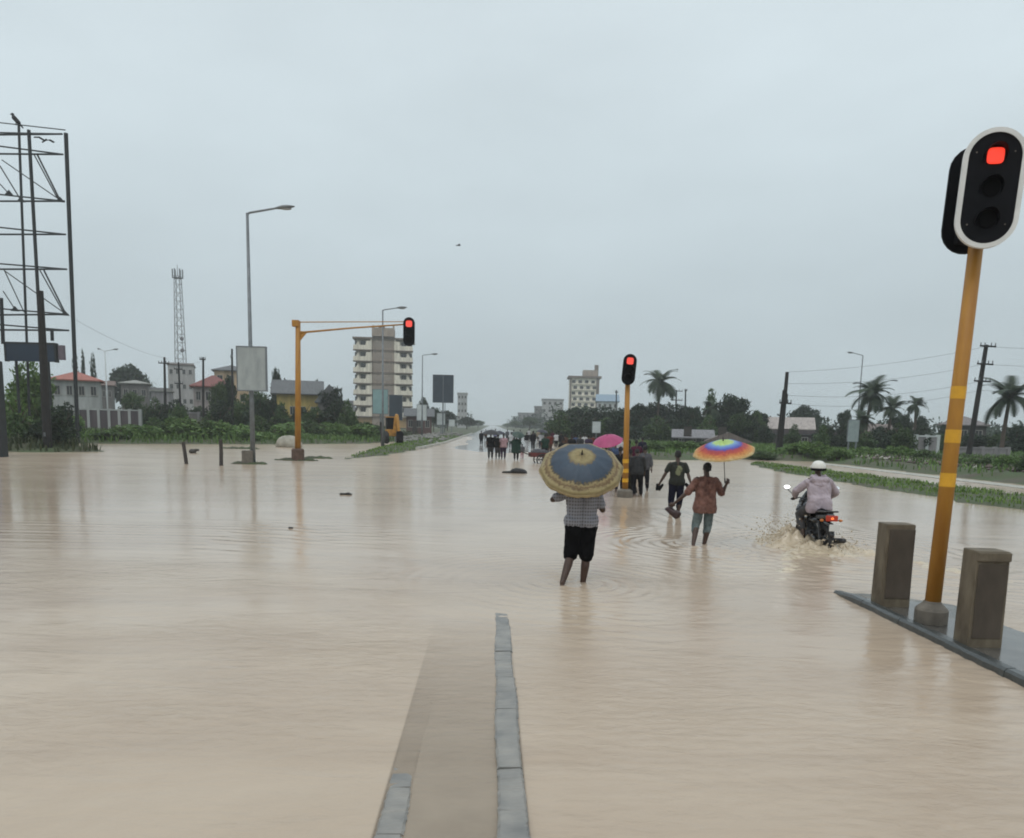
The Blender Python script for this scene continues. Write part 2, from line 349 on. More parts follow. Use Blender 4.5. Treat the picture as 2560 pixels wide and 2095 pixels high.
isl = thing('traffic_island', 'wet raised concrete traffic island with dark kerb under the two bollards', 'traffic island', (0, 0, 0))
def island_slab():
    xs = np.linspace(4.77, 6.0, 14); ys = np.linspace(3.0, 10.25, 60); v = []; f = []
    for y in ys:
        for x in xs:
            z = 0.062 - 0.075 * max(0, (x - 5.25) / 0.8) ** 1.3 + 0.004 * math.sin(x * 7 + y * 5) * math.cos(y * 4) - max(0, y - 9.6) * 0.10
            v.append((x, y, z))
    n = len(xs)
    for j in range(len(ys) - 1):
        for i in range(n - 1): f.append((j * n + i, j * n + i + 1, (j + 1) * n + i + 1, (j + 1) * n + i))
    return raw_mesh('slab', v, f, mat('wet_island_slab', (0.085, 0.08, 0.073), 0.22, scale=4, var=0.35, bump=0.15, wet=0.25), True)
link('slab', island_slab(), isl)
y = 3.2
while y < 10.2:
    ln = rk.uniform(0.78, 0.95); y2 = min(y + ln, 10.42); mb = MB(); vs = []
    x0, x1 = 4.66, 4.775; n = 6
    prof = [(x0 - 0.01, -0.25), (x0, 0.055), (x0 + 0.025, 0.082), (x1 - 0.015, 0.084), (x1, 0.075), (x1, -0.25)]
    dx = rk.uniform(-0.006, 0.006)
    for k in range(n + 1):
        yy = y + 0.005 + (y2 - y - 0.01) * k / n
        drop = max(0, yy - 9.7) * 0.085
        for (x, z) in prof: vs.append((x + dx + rk.uniform(-.004, .004), yy, (z - drop if z > 0 else z) + rk.uniform(-.003, .003)))
    mb.add(vs, [(k * 6 + i, k * 6 + (i + 1) % 6, (k + 1) * 6 + (i + 1) % 6, (k + 1) * 6 + i) for k in range(n) for i in range(6)] + [tuple(range(6))[::-1], tuple(n * 6 + i for i in range(6))])
    mb.build('kerb_stone', m_kerb_dark, isl); y = y2

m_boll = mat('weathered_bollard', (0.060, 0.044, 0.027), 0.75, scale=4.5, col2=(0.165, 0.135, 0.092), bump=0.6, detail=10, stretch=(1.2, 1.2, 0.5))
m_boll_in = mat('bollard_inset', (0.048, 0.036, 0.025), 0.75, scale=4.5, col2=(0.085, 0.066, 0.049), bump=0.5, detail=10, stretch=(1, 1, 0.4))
def bollard(label, x, y, w, d, h, inset):
    t = thing('concrete_bollard', label, 'bollard', (x, y, 0.045), R(-2), 'concrete bollards on the traffic island')
    mb = MB(); z0 = 0.0
    vs = []; nz = 8
    for k in range(nz + 1):
        z = h * k / nz
        tp = 1.0 + 0.05 * (1 - k / nz)
        vs += [(-w / 2 * tp, -d / 2 * tp, z), (w / 2 * tp, -d / 2 * tp, z), (w / 2 * tp, d / 2 * tp, z), (-w / 2 * tp, d / 2 * tp, z)]
    fs = [(k * 4 + i, k * 4 + (i + 1) % 4, (k + 1) * 4 + (i + 1) % 4, (k + 1) * 4 + i) for k in range(nz) for i in range(4)] + [(3, 2, 1, 0), tuple(nz * 4 + i for i in range(4))]
    mb.add(vs, fs)
    mb.build('body', m_boll, t, bevel=0.014)
    if inset:                                            # a shallow sunk panel framed by raised edges
        f = MB(); zt = h * 0.90
        f.box((0, -d / 2 - 0.012, zt + (h - zt) * 0.46), (w * 0.99, 0.03, (h - zt) * 0.86)); f.build('top_band', m_boll, t, bevel=0.006)
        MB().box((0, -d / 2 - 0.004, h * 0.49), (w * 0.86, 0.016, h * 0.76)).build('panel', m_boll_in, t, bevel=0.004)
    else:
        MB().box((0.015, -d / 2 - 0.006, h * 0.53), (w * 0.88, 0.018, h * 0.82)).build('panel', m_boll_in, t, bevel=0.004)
    return t
bollard('weathered brown concrete bollard left of the near signal pole, farther along the island', 4.95, 9.30, 0.345, 0.25, 1.03, False)
bollard('weathered brown concrete bollard with a sunk panel, right of the near signal pole', 4.95, 7.55, 0.33, 0.25, 0.985, True)

# ------------------------------------------------------------------ traffic signals
m_yel = mat('signal_yellow_paint', (0.30, 0.125, 0.014), 0.55, scale=7, col2=(0.42, 0.20, 0.02), bump=0.15, detail=12, stretch=(1, 1, 0.18))
m_yband = mat('yellow_reflective_band', (0.62, 0.32, 0.016), 0.35, var=0.08, scale=10)
m_blk = mat('signal_black', (0.004, 0.0042, 0.006), 0.6, var=0.3, scale=6, bump=0.05, spec=0.12)
m_rim = mat('signal_white_rim', (0.62, 0.62, 0.60), 0.45, var=0.1, scale=5)
m_lens_off = mat('dark_lens', (0.003, 0.003, 0.0035), 0.75, spec=0.06, var=0.3, scale=20)
m_red = mat('lit_red_lens', (0.3, 0.01, 0.005), 0.35, var=0.1, scale=40, emit=(1.0, 0.055, 0.025), es=0.95)
m_red_soft = mat('lit_red_lens_far', (0.3, 0.02, 0.02), 0.35, var=0.1, scale=40, emit=(1.0, 0.10, 0.07), es=0.9)
m_conc = mat('old_concrete', (0.13, 0.115, 0.095), 0.8, scale=6, var=0.3, bump=0.5, detail=9)
def stadium(w, h, n=12):
    r = w / 2; c = h / 2 - r
    return [(r * math.cos(R(a)), c + r * math.sin(R(a))) for a in np.linspace(0, 180, n)] + [(r * math.cos(R(a)), -c + r * math.sin(R(a))) for a in np.linspace(180, 360, n)]
def squircle(r, k=4.0, n=24):
    return [(r * abs(math.cos(t)) ** (2 / k) * (1 if math.cos(t) >= 0 else -1), r * abs(math.sin(t)) ** (2 / k) * (1 if math.sin(t) >= 0 else -1)) for t in np.linspace(0, 2 * math.pi, n, endpoint=False)]
def signal_head(parent, M, w, h, lens, rim=True, red=None, visor=True):
    """M: head frame, local -Y faces the traffic"""
    bb = MB().extr(stadium(w * 0.93, h - w * 0.07), -0.015, 0.015, M).build('backboard', m_blk, parent)
    if rim: MB().ring(stadium(w, h, 20), stadium(w * 0.84, h - w * 0.16, 20), -0.028, 0.022, M).build('rim', m_rim, bb, bevel=0)
    for bx_, bz_ in ((-.30, .30), (.30, .30), (-.30, -.30), (.30, -.30)): MB().ell((bx_ * w, -.018, bz_ * h), (.009, .006, .009), M, 8, 6).build('bolt', m_conc, bb)
    MB().box((0, 0.09, 0), (w * 0.46, 0.15, h * 0.82), M).build('housing', m_blk, parent, bevel=0.03)
    sp = h * 0.265
    for i, z in enumerate((sp, 0, -sp)):
        mm = red if i == 0 else m_lens_off
        poly = squircle(lens * (0.98 if i == 0 else 0.9)) if i == 0 else [(lens * math.cos(a), lens * math.sin(a)) for a in np.linspace(0, 2 * math.pi, 20, endpoint=False)]
        ln = MB().extr([(x, zz + z) for x, zz in poly], -0.04, -0.018, M).build('lens', mm, parent, bevel=0.008)
        if visor:
            v = MB(); n = 14; vs = []; fs = []; ro = lens * 1.28
            for k in range(n + 1):
                a = R(-25) + R(230) * k / n; dp = 0.03 + lens * 1.15 * max(0, math.sin(a)) ** 0.8
                for rr in (ro, ro + 0.006):
                    vs += [(rr * math.cos(a), -0.016, z + rr * math.sin(a)), (rr * math.cos(a), -0.016 - dp, z + rr * math.sin(a))]
            for k in range(n):
                q = k * 4
                fs += [(q, q + 1, q + 5, q + 4), (q + 2, q + 6, q + 7, q + 3), (q + 1, q + 3, q + 7, q + 5), (q, q + 4, q + 6, q + 2)]
            v.add(vs, fs, M); v.build('visor', m_blk, ln, smooth=False)
# near signal, right edge of the view
B0 = Vector((4.965, 8.42, 0.05)); T0 = at(2437, 640, 8.46)
sg = thing('traffic_signal', 'tall yellow signal pole with white-rimmed red light standing between the bollards', 'traffic signal', B0)
ax = (T0 - B0).normalized()
MB().lathe([(0.165, 0), (0.172, 0.02), (0.172, 0.16), (0.15, 0.19), (0.10, 0.235), (0.088, 0.26)], 28).build('base', m_conc, sg, smooth=False, bevel=0.0)
PL = (T0 - B0).length + 0.55
MB().tube([ax * 0.2, ax * (PL * 0.5), ax * PL], [0.083, 0.076, 0.070], 20).build('pole', m_yel, sg, smooth=True)
for (py0, py1) in ((966, 997), (1074, 1107), (1182, 1216)):
    za, zb = [(at(2390 - (py - 980) * 0.139, py, 8.44) - B0).dot(ax) for py in (py1, py0)]
    rr = 0.0848 - 0.013 * za / PL
    MB().tube([ax * za, ax * zb], [rr, rr], 24, False).build('reflective_band', m_yband, sg, smooth=True)
hc = at(2476, 472, 8.2) - B0; tilt = math.atan2(ax.x, ax.z)
HM = Matrix.Translation(hc) @ Matrix.Rotation(R(-18), 4, 'Z') @ Matrix.Rotation(tilt + R(0.5), 4, 'Y')
signal_head(sg, HM, 0.575, 1.165, 0.080, True, m_red)
hb = at(2424, 502, 8.72) - B0
HB = Matrix.Translation(hb) @ Matrix.Rotation(R(172), 4, 'Z') @ Matrix.Rotation(-tilt - R(0.5), 4, 'Y')
signal_head(sg, HB, 0.53, 1.15, 0.080, False, m_lens_off)
for hz in (-0.35, 0.35):
    MB().tube([hc + ax * hz + Vector((0, 0.1, 0)), ax * (PL - 0.55 + 0.55 * 0.5 + hz * 0.3), hb + ax * hz], [0.022] * 3, 8).build('bracket', m_blk, sg)
# signal farther along the same island
B2 = gnd(1562, 1243, 0.0) + Vector((0, 0, 0.02))
s2 = thing('traffic_signal', 'yellow signal pole with small black red-lit head behind the blue umbrella', 'traffic signal', B2)
T2 = at(1570, 925, B2.y) - B2
MB().lathe([(0.24, -0.1), (0.24, 0.18), (0.15, 0.24)], 20).build('base', m_conc, s2)
MB().tube([Vector((0, 0, 0.15)), T2 * 0.5, T2 * 1.04], [0.095, 0.085, 0.075], 16).build('pole', m_yel, s2, smooth=True)
signal_head(s2, Matrix.Translation(T2 + Vector((0, -.20, 0))) @ Matrix.Rotation(R(4), 4, 'Y'), 0.44, 0.96, 0.105, False, m_red_soft)
for z in (0.45, 0.75, 1.05):
    a_ = T2.normalized(); MB().tube([a_ * z, a_ * (z + 0.12)], [0.097, 0.097], 16, False).build('reflective_band', m_yband, s2, smooth=True)
# gantry signal across the junction, left
B3 = gnd(745, 1150, 0.03)
s3 = thing('gantry_signal', 'yellow cantilever signal post with long arm and red light over the road', 'traffic signal', B3)
T3 = at(745, 803, B3.y) - B3; E3 = at(1012, 810, B3.y) - B3
MB().lathe([(0.34, -0.15), (0.34, 0.55), (0.28, 0.62)], 18).build('base', mat('brown_footing', (0.10, 0.062, 0.045), 0.8, scale=5, var=0.3, bump=0.4), s3)
MB().tube([(0, 0, 0.5), T3 * 0.5, T3], [0.165, 0.15, 0.13], 16).build('post', m_yel, s3, smooth=True)
zA = T3.z - 0.25
a1 = Vector((0.1, 0, zA - 0.35)); a2 = Vector((E3.x, 0, E3.z - 0.02))
MB().tube([a1, a1.lerp(a2, .5) + Vector((0, 0, 0.03)), a2], [0.055, 0.045, 0.038], 10).build('lower_arm', m_yel, s3, smooth=True)
MB().tube([Vector((0, 0, T3.z - 0.05)), Vector((E3.x, 0, E3.z + 0.12))], [0.028, 0.022], 8).build('tie_rod', m_yel, s3)
MB().extr([(0.1, zA - 0.9), (0.1, zA - 0.25), (0.62, zA - 0.27)], -0.03, 0.03).build('gusset', m_yel, s3)
MB().box((0, 0, T3.z - 0.12), (0.36, 0.34, 0.34)).build('cap', m_yel, s3, bevel=0.03)
signal_head(s3, Matrix.Translation(at(1023, 830, B3.y) - B3 + Vector((0, -0.1, 0))), 0.66, 1.55, 0.17, False, m_red_soft)
# ------------------------------------------------------------------ people
SKIN = mat('dark_skin', (0.055, 0.028, 0.018), 0.55, scale=12, var=0.15)
HAIR = mat('black_hair', (0.008, 0.007, 0.007), 0.8, scale=60, var=0.4, bump=0.6)
def hand(mb, w, d, side, grip=False, s=1.0):
    """palm and five fingers from wrist w along d"""
    d = Vector(d).normalized(); up = Vector((0, 1, 0)) if abs(d.y) < 0.8 else Vector((0, 0, 1))
    a = d.cross(up).normalized(); b = a.cross(d).normalized()
    w = Vector(w); mb.cap(w, w + d * 0.05 * s, 0.024 * s, 0.034 * s)
    mb.cap(w + d * 0.05 * s + a * 0.018 * s, w + d * 0.085 * s + a * 0.018 * s, 0.022 * s, 0.016 * s); mb.cap(w + d * 0.05 * s - a * 0.018 * s, w + d * 0.085 * s - a * 0.018 * s, 0.022 * s, 0.016 * s)
    for k, ln in zip((-1.5, -0.5, 0.5, 1.5), (0.062, 0.078, 0.084, 0.072)):
        p = w + d * 0.088 * s + a * 0.0185 * k * s
        c = 0.9 if grip else 0.25
        q = p + (d * (1 - c * 0.5) + b * c * 0.6).normalized() * ln * 0.55 * s
        e = q + (d * (1 - c * 1.6) + b * c).normalized() * ln * 0.5 * s
        mb.cap(p, q, 0.0098 * s, 0.009 * s, 8); mb.cap(q, e, 0.009 * s, 0.0075 * s, 8)
    t0 = w + d * 0.03 * s + a * 0.022 * side * s
    t1 = t0 + (a * side * 0.8 + d * 0.5 + b * 0.4).normalized() * 0.038 * s
    mb.cap(t0, t1, 0.013 * s, 0.0105 * s, 8); mb.cap(t1, t1 + (d * 0.8 + b * 0.5).normalized() * 0.03 * s, 0.0105 * s, 0.008 * s, 8)
BASE = dict(pel=(0, 0, .93), chest=(0, .0, 1.30), neck=(0, .01, 1.46), head=(0, .03, 1.60), shl=(-.185, 0, 1.40), shr=(.185, 0, 1.40),
            ell=(-.24, -.02, 1.12), wrl=(-.25, .06, .87), elr=(.24, -.02, 1.12), wrr=(.25, .06, .87),
            hl=(-.095, 0, .90), hr=(.095, 0, .90), knl=(-.10, .05, .49), knr=(.10, .03, .49), anl=(-.10, -.02, .09), anr=(.10, -.04, .09))
def person(label, loc, rz, H=1.72, pose=None, shirt=None, pants=None, skin=None, hair=True, voxel=0.012, group=None, fat=1.0, hands=True, grip=(False, False), sleeve=1.0, hem=.84, leg=1.0, skirt=None, folds=0.012, loose=0.022, head=True, seed=0):
    J = {k: Vector(v) for k, v in BASE.items()}
    for k, v in (pose or {}).items(): J[k] = Vector(v)
    t = thing('person', label, 'person', loc, rz, group); t.scale = (H / 1.72,) * 3
    sk = skin or SKIN; f = fat
    def torso(mb, g, z0=0.0):
        p, c = J['pel'], J['chest']
        for s in (-1, 1):
            mb.cap(p + Vector((s * .075 * f, 0, z0)), c + Vector((s * .085 * f, 0, -.02)), .098 * f + g, .102 * f + g)
            sh = J['shr' if s > 0 else 'shl'] + Vector((-s * .02, 0, -.03))
            mb.cap(c + Vector((s * .075 * f, .01, -.02)), sh + Vector((-s * .03, 0, -.02)), .085 * f + g, .050 + g * .8)
            mb.cap(J['neck'] + Vector((s * .02, -.01, -.055)), sh, .048 + g * .5, .046 + g * .7)
    mb = MB(); torso(mb, 0)
    mb.cap(J['chest'] + Vector((0, 0, .08)), J['neck'] + (J['head'] - J['neck']) * .5, .062, .05)
    h = J['head']; hd = (J['head'] - J['neck']).normalized()
    HM = Matrix.Translation(h) @ Vector((0, 0, 1)).rotation_difference(hd).to_matrix().to_4x4()
    mb.ell((0, 0.0, .035), (.074, .092, .092), HM); mb.ell((0, .028, -.045), (.054, .062, .07), HM)      # skull, jaw
    mb.cap(HM @ Vector((0, .088, .01)), HM @ Vector((0, .105, -.02)), .010, .014, 8)                       # nose
    mb.cap(HM @ Vector((-.02, .083, -.058)), HM @ Vector((.02, .083, -.058)), .008, .008, 8)               # lips
    for s in (-1, 1): mb.ell((s * .078, -.005, -.005), (.012, .02, .03), HM, 8, 6)
    for s, S in ((-1, 'l'), (1, 'r')):
        a, e, w = J['sh' + S], J['el' + S], J['wr' + S]
        mb.cap(a, e, .052 * f, .040); mb.cap(e, e.lerp(w, .35), .040, .041); mb.cap(e.lerp(w, .35), w, .041, .026)
        if hands: hand(mb, w, w - e, -s, grip[0 if s < 0 else 1])
        hp, kn, an = J['h' + S], J['kn' + S], J['an' + S]
        mb.cap(J['pel'] + Vector((s * .075, 0, 0)), hp, .105 * f, .10 * f)
        mb.cap(hp, kn, .088 * f, .055); mb.cap(kn, kn.lerp(an, .35) + Vector((0, -.018, 0)), .058, .061); mb.cap(kn.lerp(an, .35) + Vector((0, -.018, 0)), an, .060, .038)
        mb.cap(an + Vector((0, -.03, -.05)), an + Vector((s * .02, .14, -.06)), .036, .028); 
    link('body', remesh(mb, 'body', sk, voxel, 3), t)
    if head:
        if hair:
            hb = MB(); hb.ell((0, -.012, .045), (.081, .094, .090), HM); hb.ell((0, -.05, .0), (.066, .05, .06), HM)
            link('hair', remesh(hb, 'hair', HAIR, voxel * .9, 2, 0.006, 60), t)
        for s in (-1, 1):
            MB().ell((s * .03, .083, .012), (.013, .007, .008), HM, 10, 6).build('eye', mat('eye_white', (.5, .48, .45), .3), t, smooth=True)
    if shirt:
        mb = MB(); g = loose; torso(mb, g)
        p = J['pel']; hz = hem - p.z
        for s in (-1, 1):
            mb.cap(p + Vector((s * .078 * f, 0, .08)), p + Vector((s * .092 * f, 0, hz + .08)), .110 * f + g, .124 * f + g)
            S = 'l' if s < 0 else 'r'; a, e, w = J['sh' + S], J['el' + S], J['wr' + S]
            if sleeve <= 1: mb.cap(a + Vector((0, 0, -.03)), a.lerp(e, sleeve), .048 + g * .8, .048 + g * .8)
            else: mb.cap(a + Vector((0, 0, -.03)), e, .048 + g * .8, .044 + g * .7); mb.cap(e, e.lerp(w, sleeve - 1), .044 + g * .7, .032 + g * .6)
        cut = remesh(mb, 'shirt', shirt, voxel, 3, folds, 9, seed)
        so = link('shirt', cut, t)
        bm = bmesh.new(); bm.from_mesh(cut)                   # clean hem and neckline
        for zc, inner in ((hem, False),):
            bmesh.ops.bisect_plane(bm, geom=bm.verts[:] + bm.edges[:] + bm.faces[:], plane_co=(0, 0, zc), plane_no=(0, 0, -1), clear_outer=True)
        bm.to_mesh(cut); bm.free()
    if pants:
        mb = MB(); g = .020
        for s, S in ((-1, 'l'), (1, 'r')):
            hp, kn, an = J['h' + S], J['kn' + S], J['an' + S]
            mb.cap(J['pel'] + Vector((s * .065, 0, .04)), hp, .096 * f + g * .5, .104 * f + g)
            if leg <= 1: mb.cap(hp, hp.lerp(kn, leg), .098 * f + g, .070 + g * 1.5)
            else: mb.cap(hp, kn, .092 * f + g, .062 + g); mb.cap(kn, kn.lerp(an, leg - 1), .062 + g, .046 + g)
        link('trousers', remesh(mb, 'trousers', pants, voxel, 3, folds * .8, 8, seed + 3), t)
    if skirt:
        z0, z1, r1, mm = skirt; mb = MB(); p = J['pel']
        prof = [(0.13, p.z + .1), (.165 * f, p.z), (.19 * f, (p.z + z1) / 2), (r1, z1)]
        n = 20; vs = [(r * math.cos(6.2832 * k / n) * 1.05, r * .8 * math.sin(6.2832 * k / n) * (1 + .08 * math.sin(5 * k)), z) for r, z in prof for k in range(n)]
        mb.add(vs, [(i * n + k, i * n + (k + 1) % n, (i + 1) * n + (k + 1) % n, (i + 1) * n + k) for i in range(3) for k in range(n)] + [tuple(range(n)), tuple(3 * n + k for k in range(n))[::-1]])
        mb.build('skirt', mm, t, smooth=True)
    return t

# umbrella cloths -----------------------------------------------------
def cloth_radial(name, stops, Rm, orn=None, rough=0.55):
    m = bpy.data.materials.new(name); m.use_nodes = True; n = m.node_tree.nodes; l = m.node_tree.links; b = n['Principled BSDF']
    b.inputs['Roughness'].default_value = rough
    t = n.new('ShaderNodeTexCoord'); sp = n.new('ShaderNodeSeparateXYZ'); l.new(t.outputs['Object'], sp.inputs[0])
    cb = n.new('ShaderNodeCombineXYZ'); l.new(sp.outputs[0], cb.inputs[0]); l.new(sp.outputs[1], cb.inputs[1])
    ln = n.new('ShaderNodeVectorMath'); ln.operation = 'LENGTH'; l.new(cb.outputs[0], ln.inputs[0])
    dv = n.new('ShaderNodeMath'); dv.operation = 'DIVIDE'; l.new(ln.outputs['Value'], dv.inputs[0]); dv.inputs[1].default_value = Rm
    x = n.new('ShaderNodeTexNoise'); x.inputs['Scale'].default_value = 22; x.inputs['Detail'].default_value = 6; l.new(t.outputs['Object'], x.inputs['Vector'])
    src = dv.outputs[0]
    if orn:                                  # wavy ornamental edge between the bands
        at2 = n.new('ShaderNodeMath'); at2.operation = 'ARCTAN2'; l.new(sp.outputs[1], at2.inputs[0]); l.new(sp.outputs[0], at2.inputs[1])
        mu = n.new('ShaderNodeMath'); mu.operation = 'MULTIPLY'; l.new(at2.outputs[0], mu.inputs[0]); mu.inputs[1].default_value = orn[0]
        sn = n.new('ShaderNodeMath'); sn.operation = 'SINE'; l.new(mu.outputs[0], sn.inputs[0])
        no = n.new('ShaderNodeMath'); no.operation = 'MULTIPLY_ADD'; l.new(x.outputs[0], no.inputs[0]); no.inputs[1].default_value = 0.16; no.inputs[2].default_value = -0.08
        ad = n.new('ShaderNodeMath'); ad.operation = 'MULTIPLY_ADD'; l.new(sn.outputs[0], ad.inputs[0]); ad.inputs[1].default_value = orn[1]; l.new(no.outputs[0], ad.inputs[2])
        a2 = n.new('ShaderNodeMath'); a2.operation = 'ADD'; l.new(src, a2.inputs[0]); l.new(ad.outputs[0], a2.inputs[1]); src = a2.outputs[0]
    rp = n.new('ShaderNodeValToRGB'); l.new(src, rp.inputs[0]); rp.color_ramp.interpolation = 'LINEAR'
    el = rp.color_ramp.elements
    el[0].position = stops[0][0]; el[0].color = (*stops[0][1], 1); el[1].position = stops[-1][0]; el[1].color = (*stops[-1][1], 1)
    for p_, c_ in stops[1:-1]: q = el.new(p_); q.color = (*c_, 1)
    mxn = n.new('ShaderNodeMix'); mxn.data_type = 'RGBA'; mxn.blend_type = 'MULTIPLY'; mxn.inputs[0].default_value = 0.45
    l.new(rp.outputs[0], mxn.inputs[6])
    r2 = n.new('ShaderNodeValToRGB'); l.new(x.outputs[0], r2.inputs[0]); r2.color_ramp.elements[0].position = .3; r2.color_ramp.elements[0].color = (.5, .5, .5, 1); r2.color_ramp.elements[1].position = .65
    l.new(r2.outputs[0], mxn.inputs[7]); l.new(mxn.outputs[2], b.inputs['Base Color'])
    tr = n.new('ShaderNodeBsdfTranslucent'); l.new(mxn.outputs[2], tr.inputs[0]); ms = n.new('ShaderNodeMixShader'); ms.inputs[0].default_value = .2
    l.new(b.outputs[0], ms.inputs[1]); l.new(tr.outputs[0], ms.inputs[2]); l.new(ms.outputs[0], n['Material Output'].inputs[0])
    return m
m_dark_metal = mat('dark_metal', (0.02, 0.02, 0.022), 0.35, metal=0.6, var=0.2)
def umbrella(label, top, axis_, Rm, dome, m, ribs=8, shaft=0.8, valance=None, group=None, simple=False):
    t = thing('umbrella', label, 'umbrella', top, 0, group)
    t.rotation_mode = 'QUATERNION'; t.rotation_quaternion = Vector((0, 0, 1)).rotation_difference(Vector(axis_).normalized())
    per = 4 if simple else 8; nn = ribs * per; rings = 6 if simple else 14; vs = [(0, 0, 0)]; fs = []
    def pt(tt, k):
        a = 2 * math.pi * k / nn; u = (k % per) / per; sag = math.sin(math.pi * u)
        rr = Rm * tt * (1 - 0.045 * sag * tt ** 2); z = -dome * (0.12 * tt + 0.88 * tt ** 2.0) - dome * 0.10 * sag * tt * (1 - tt * 0.55)
        return (rr * math.cos(a), rr * math.sin(a), z)
    for j in range(1, rings + 1):
        for k in range(nn): vs.append(pt(j / rings, k))
    for k in range(nn): fs.append((0, 1 + k, 1 + (k + 1) % nn))
    for j in range(rings - 1):
        for k in range(nn): fs.append((1 + j * nn + k, 1 + (j + 1) * nn + k, 1 + (j + 1) * nn + (k + 1) % nn, 1 + j * nn + (k + 1) % nn))
    c = link('canopy', raw_mesh('canopy', vs, fs, m, True), t)
    if not simple:
        sd = c.modifiers.new('thick', 'SOLIDIFY'); sd.thickness = 0.003; sd.offset = -1
    if valance:
        vv = []; n3 = 3
        for j in range(n3 + 1):
            q = j / n3
            for k in range(nn):
                x, y, z = pt(1.0, k); s = 1 + 0.035 * q - 0.03 * q * q
                vv.append((x * s, y * s, z - valance[0] * q * (0.85 + .15 * math.sin(k * 2.2)) - 0.001))
        fo = [(j * nn + k, (j + 1) * nn + k, (j + 1) * nn + (k + 1) % nn, j * nn + (k + 1) % nn) for j in range(n3) for k in range(nn)]
        vo = link('valance', raw_mesh('valance', vv, fo, valance[1], True), t); q = vo.modifiers.new('thick', 'SOLIDIFY'); q.thickness = 0.003
    MB().tube([(0, 0, 0.06), (0, 0, -shaft)], [0.006, 0.007], 8).build('shaft', m_dark_metal, t)
    MB().tube([(0, 0, -0.005), (0, 0, 0.03), (0, 0, 0.075)], [0.014, 0.011, 0.004], 8).build('finial', m_dark_metal, t)
    if not simple:
        for k in range(ribs):
            P = [Vector(pt(j / 6, k * per)) + Vector((0, 0, -0.008)) for j in range(1, 7)]
            MB().tube(P, 0.003, 5).build('rib', m_dark_metal, t)
        MB().tube([(0, 0, -shaft), (0, 0, -shaft - .1)], [0.013, 0.013], 8).build('handle', m_dark_metal, t)
    return t
def plaid():
    m = bpy.data.materials.new('grey_check_cloth'); m.use_nodes = True; n = m.node_tree.nodes; l = m.node_tree.links; b = n['Principled BSDF']; b.inputs['Roughness'].default_value = .85
    t = n.new('ShaderNodeTexCoord'); out = None
    for d, sc in (('X', 9.0), ('Z', 7.0)):
        w = n.new('ShaderNodeTexWave'); w.bands_direction = d; w.inputs['Scale'].default_value = sc; w.inputs['Distortion'].default_value = .6; l.new(t.outputs['Object'], w.inputs[0])
        if out is None: out = w.outputs[1]
        else:
            mu = n.new('ShaderNodeMath'); mu.operation = 'ADD'; l.new(out, mu.inputs[0]); l.new(w.outputs[1], mu.inputs[1]); out = mu.outputs[0]
    r = n.new('ShaderNodeValToRGB'); l.new(out, r.inputs[0]); r.color_ramp.elements[0].position = .15; r.color_ramp.elements[0].color = (.075, .075, .085, 1)
    r.color_ramp.elements[1].position = 1.3 if False else 1.0; r.color_ramp.elements[1].color = (.26, .26, .29, 1); l.new(r.outputs[0], b.inputs['Base Color']); return m
M_PLAID = plaid()
m_black_cloth = mat('black_cloth', (0.004, 0.004, 0.005), 0.9, scale=10, var=0.3, bump=0.2, spec=0.08)
m_shoes = mat('dark_red_leather', (0.028, 0.009, 0.009), 0.45, scale=12, var=0.3)
m_jeans = mat('wet_denim', (0.035, 0.055, 0.058), 0.7, scale=6, col2=(0.14, 0.18, 0.18), bump=0.2)
m_terra = mat('terracotta_shirt', (0.085, 0.042, 0.034), 0.8, scale=10, col2=(0.24, 0.125, 0.10), bump=0.3, spec=0.2, detail=8)
m_navy = mat('navy_cloth', (0.005, 0.006, 0.016), 0.85, scale=8, var=0.3, spec=0.1)

# man under the blue and gold umbrella
P1 = gnd(1448, 1456) + Vector((0, 0, -0.13))
person('man in grey checked shirt and black shorts wading, head hidden by the blue-gold umbrella', P1, R(2), 1.74,
       dict(anl=(-.255, -.16, .15), knl=(-.125, .05, .50), anr=(.055, .05, .09), knr=(.09, .04, .49), hl=(-.10, 0, .90), hr=(.10, 0, .90),
            ell=(-.40, .0, 1.27), wrl=(-.17, .14, 1.30), elr=(.285, -.02, 1.14), wrr=(.16, .16, 1.33)),
       M_PLAID, m_black_cloth, voxel=0.0095, grip=(True, True), sleeve=.75, hem=.905, leg=.97, folds=.018, loose=.02, fat=1.04)
m_blue_gold = cloth_radial('blue_gold_canopy', [(0, (.10, .075, .03)), (.10, (.30, .23, .10)), (.22, (.34, .28, .13)), (.30, (.20, .15, .075)), (.34, (.055, .085, .125)), (.70, (.040, .062, .095)), (.735, (.10, .075, .04)), (.78, (.36, .28, .13)), (.84, (.17, .10, .045)), (.90, (.38, .31, .15)), (1.0, (.34, .26, .13))], .572, (48, .009))
m_gold_edge = mat('gold_edging', (.20, .15, .075), .6, scale=14, col2=(.42, .33, .17))
umbrella('large blue domed umbrella with gold ornament border and gold centre tilted back', at(1455, 1136, 10.42), (-.05, -.585, .81), .572, .235, m_blue_gold, 10, .75, (.05, m_gold_edge))

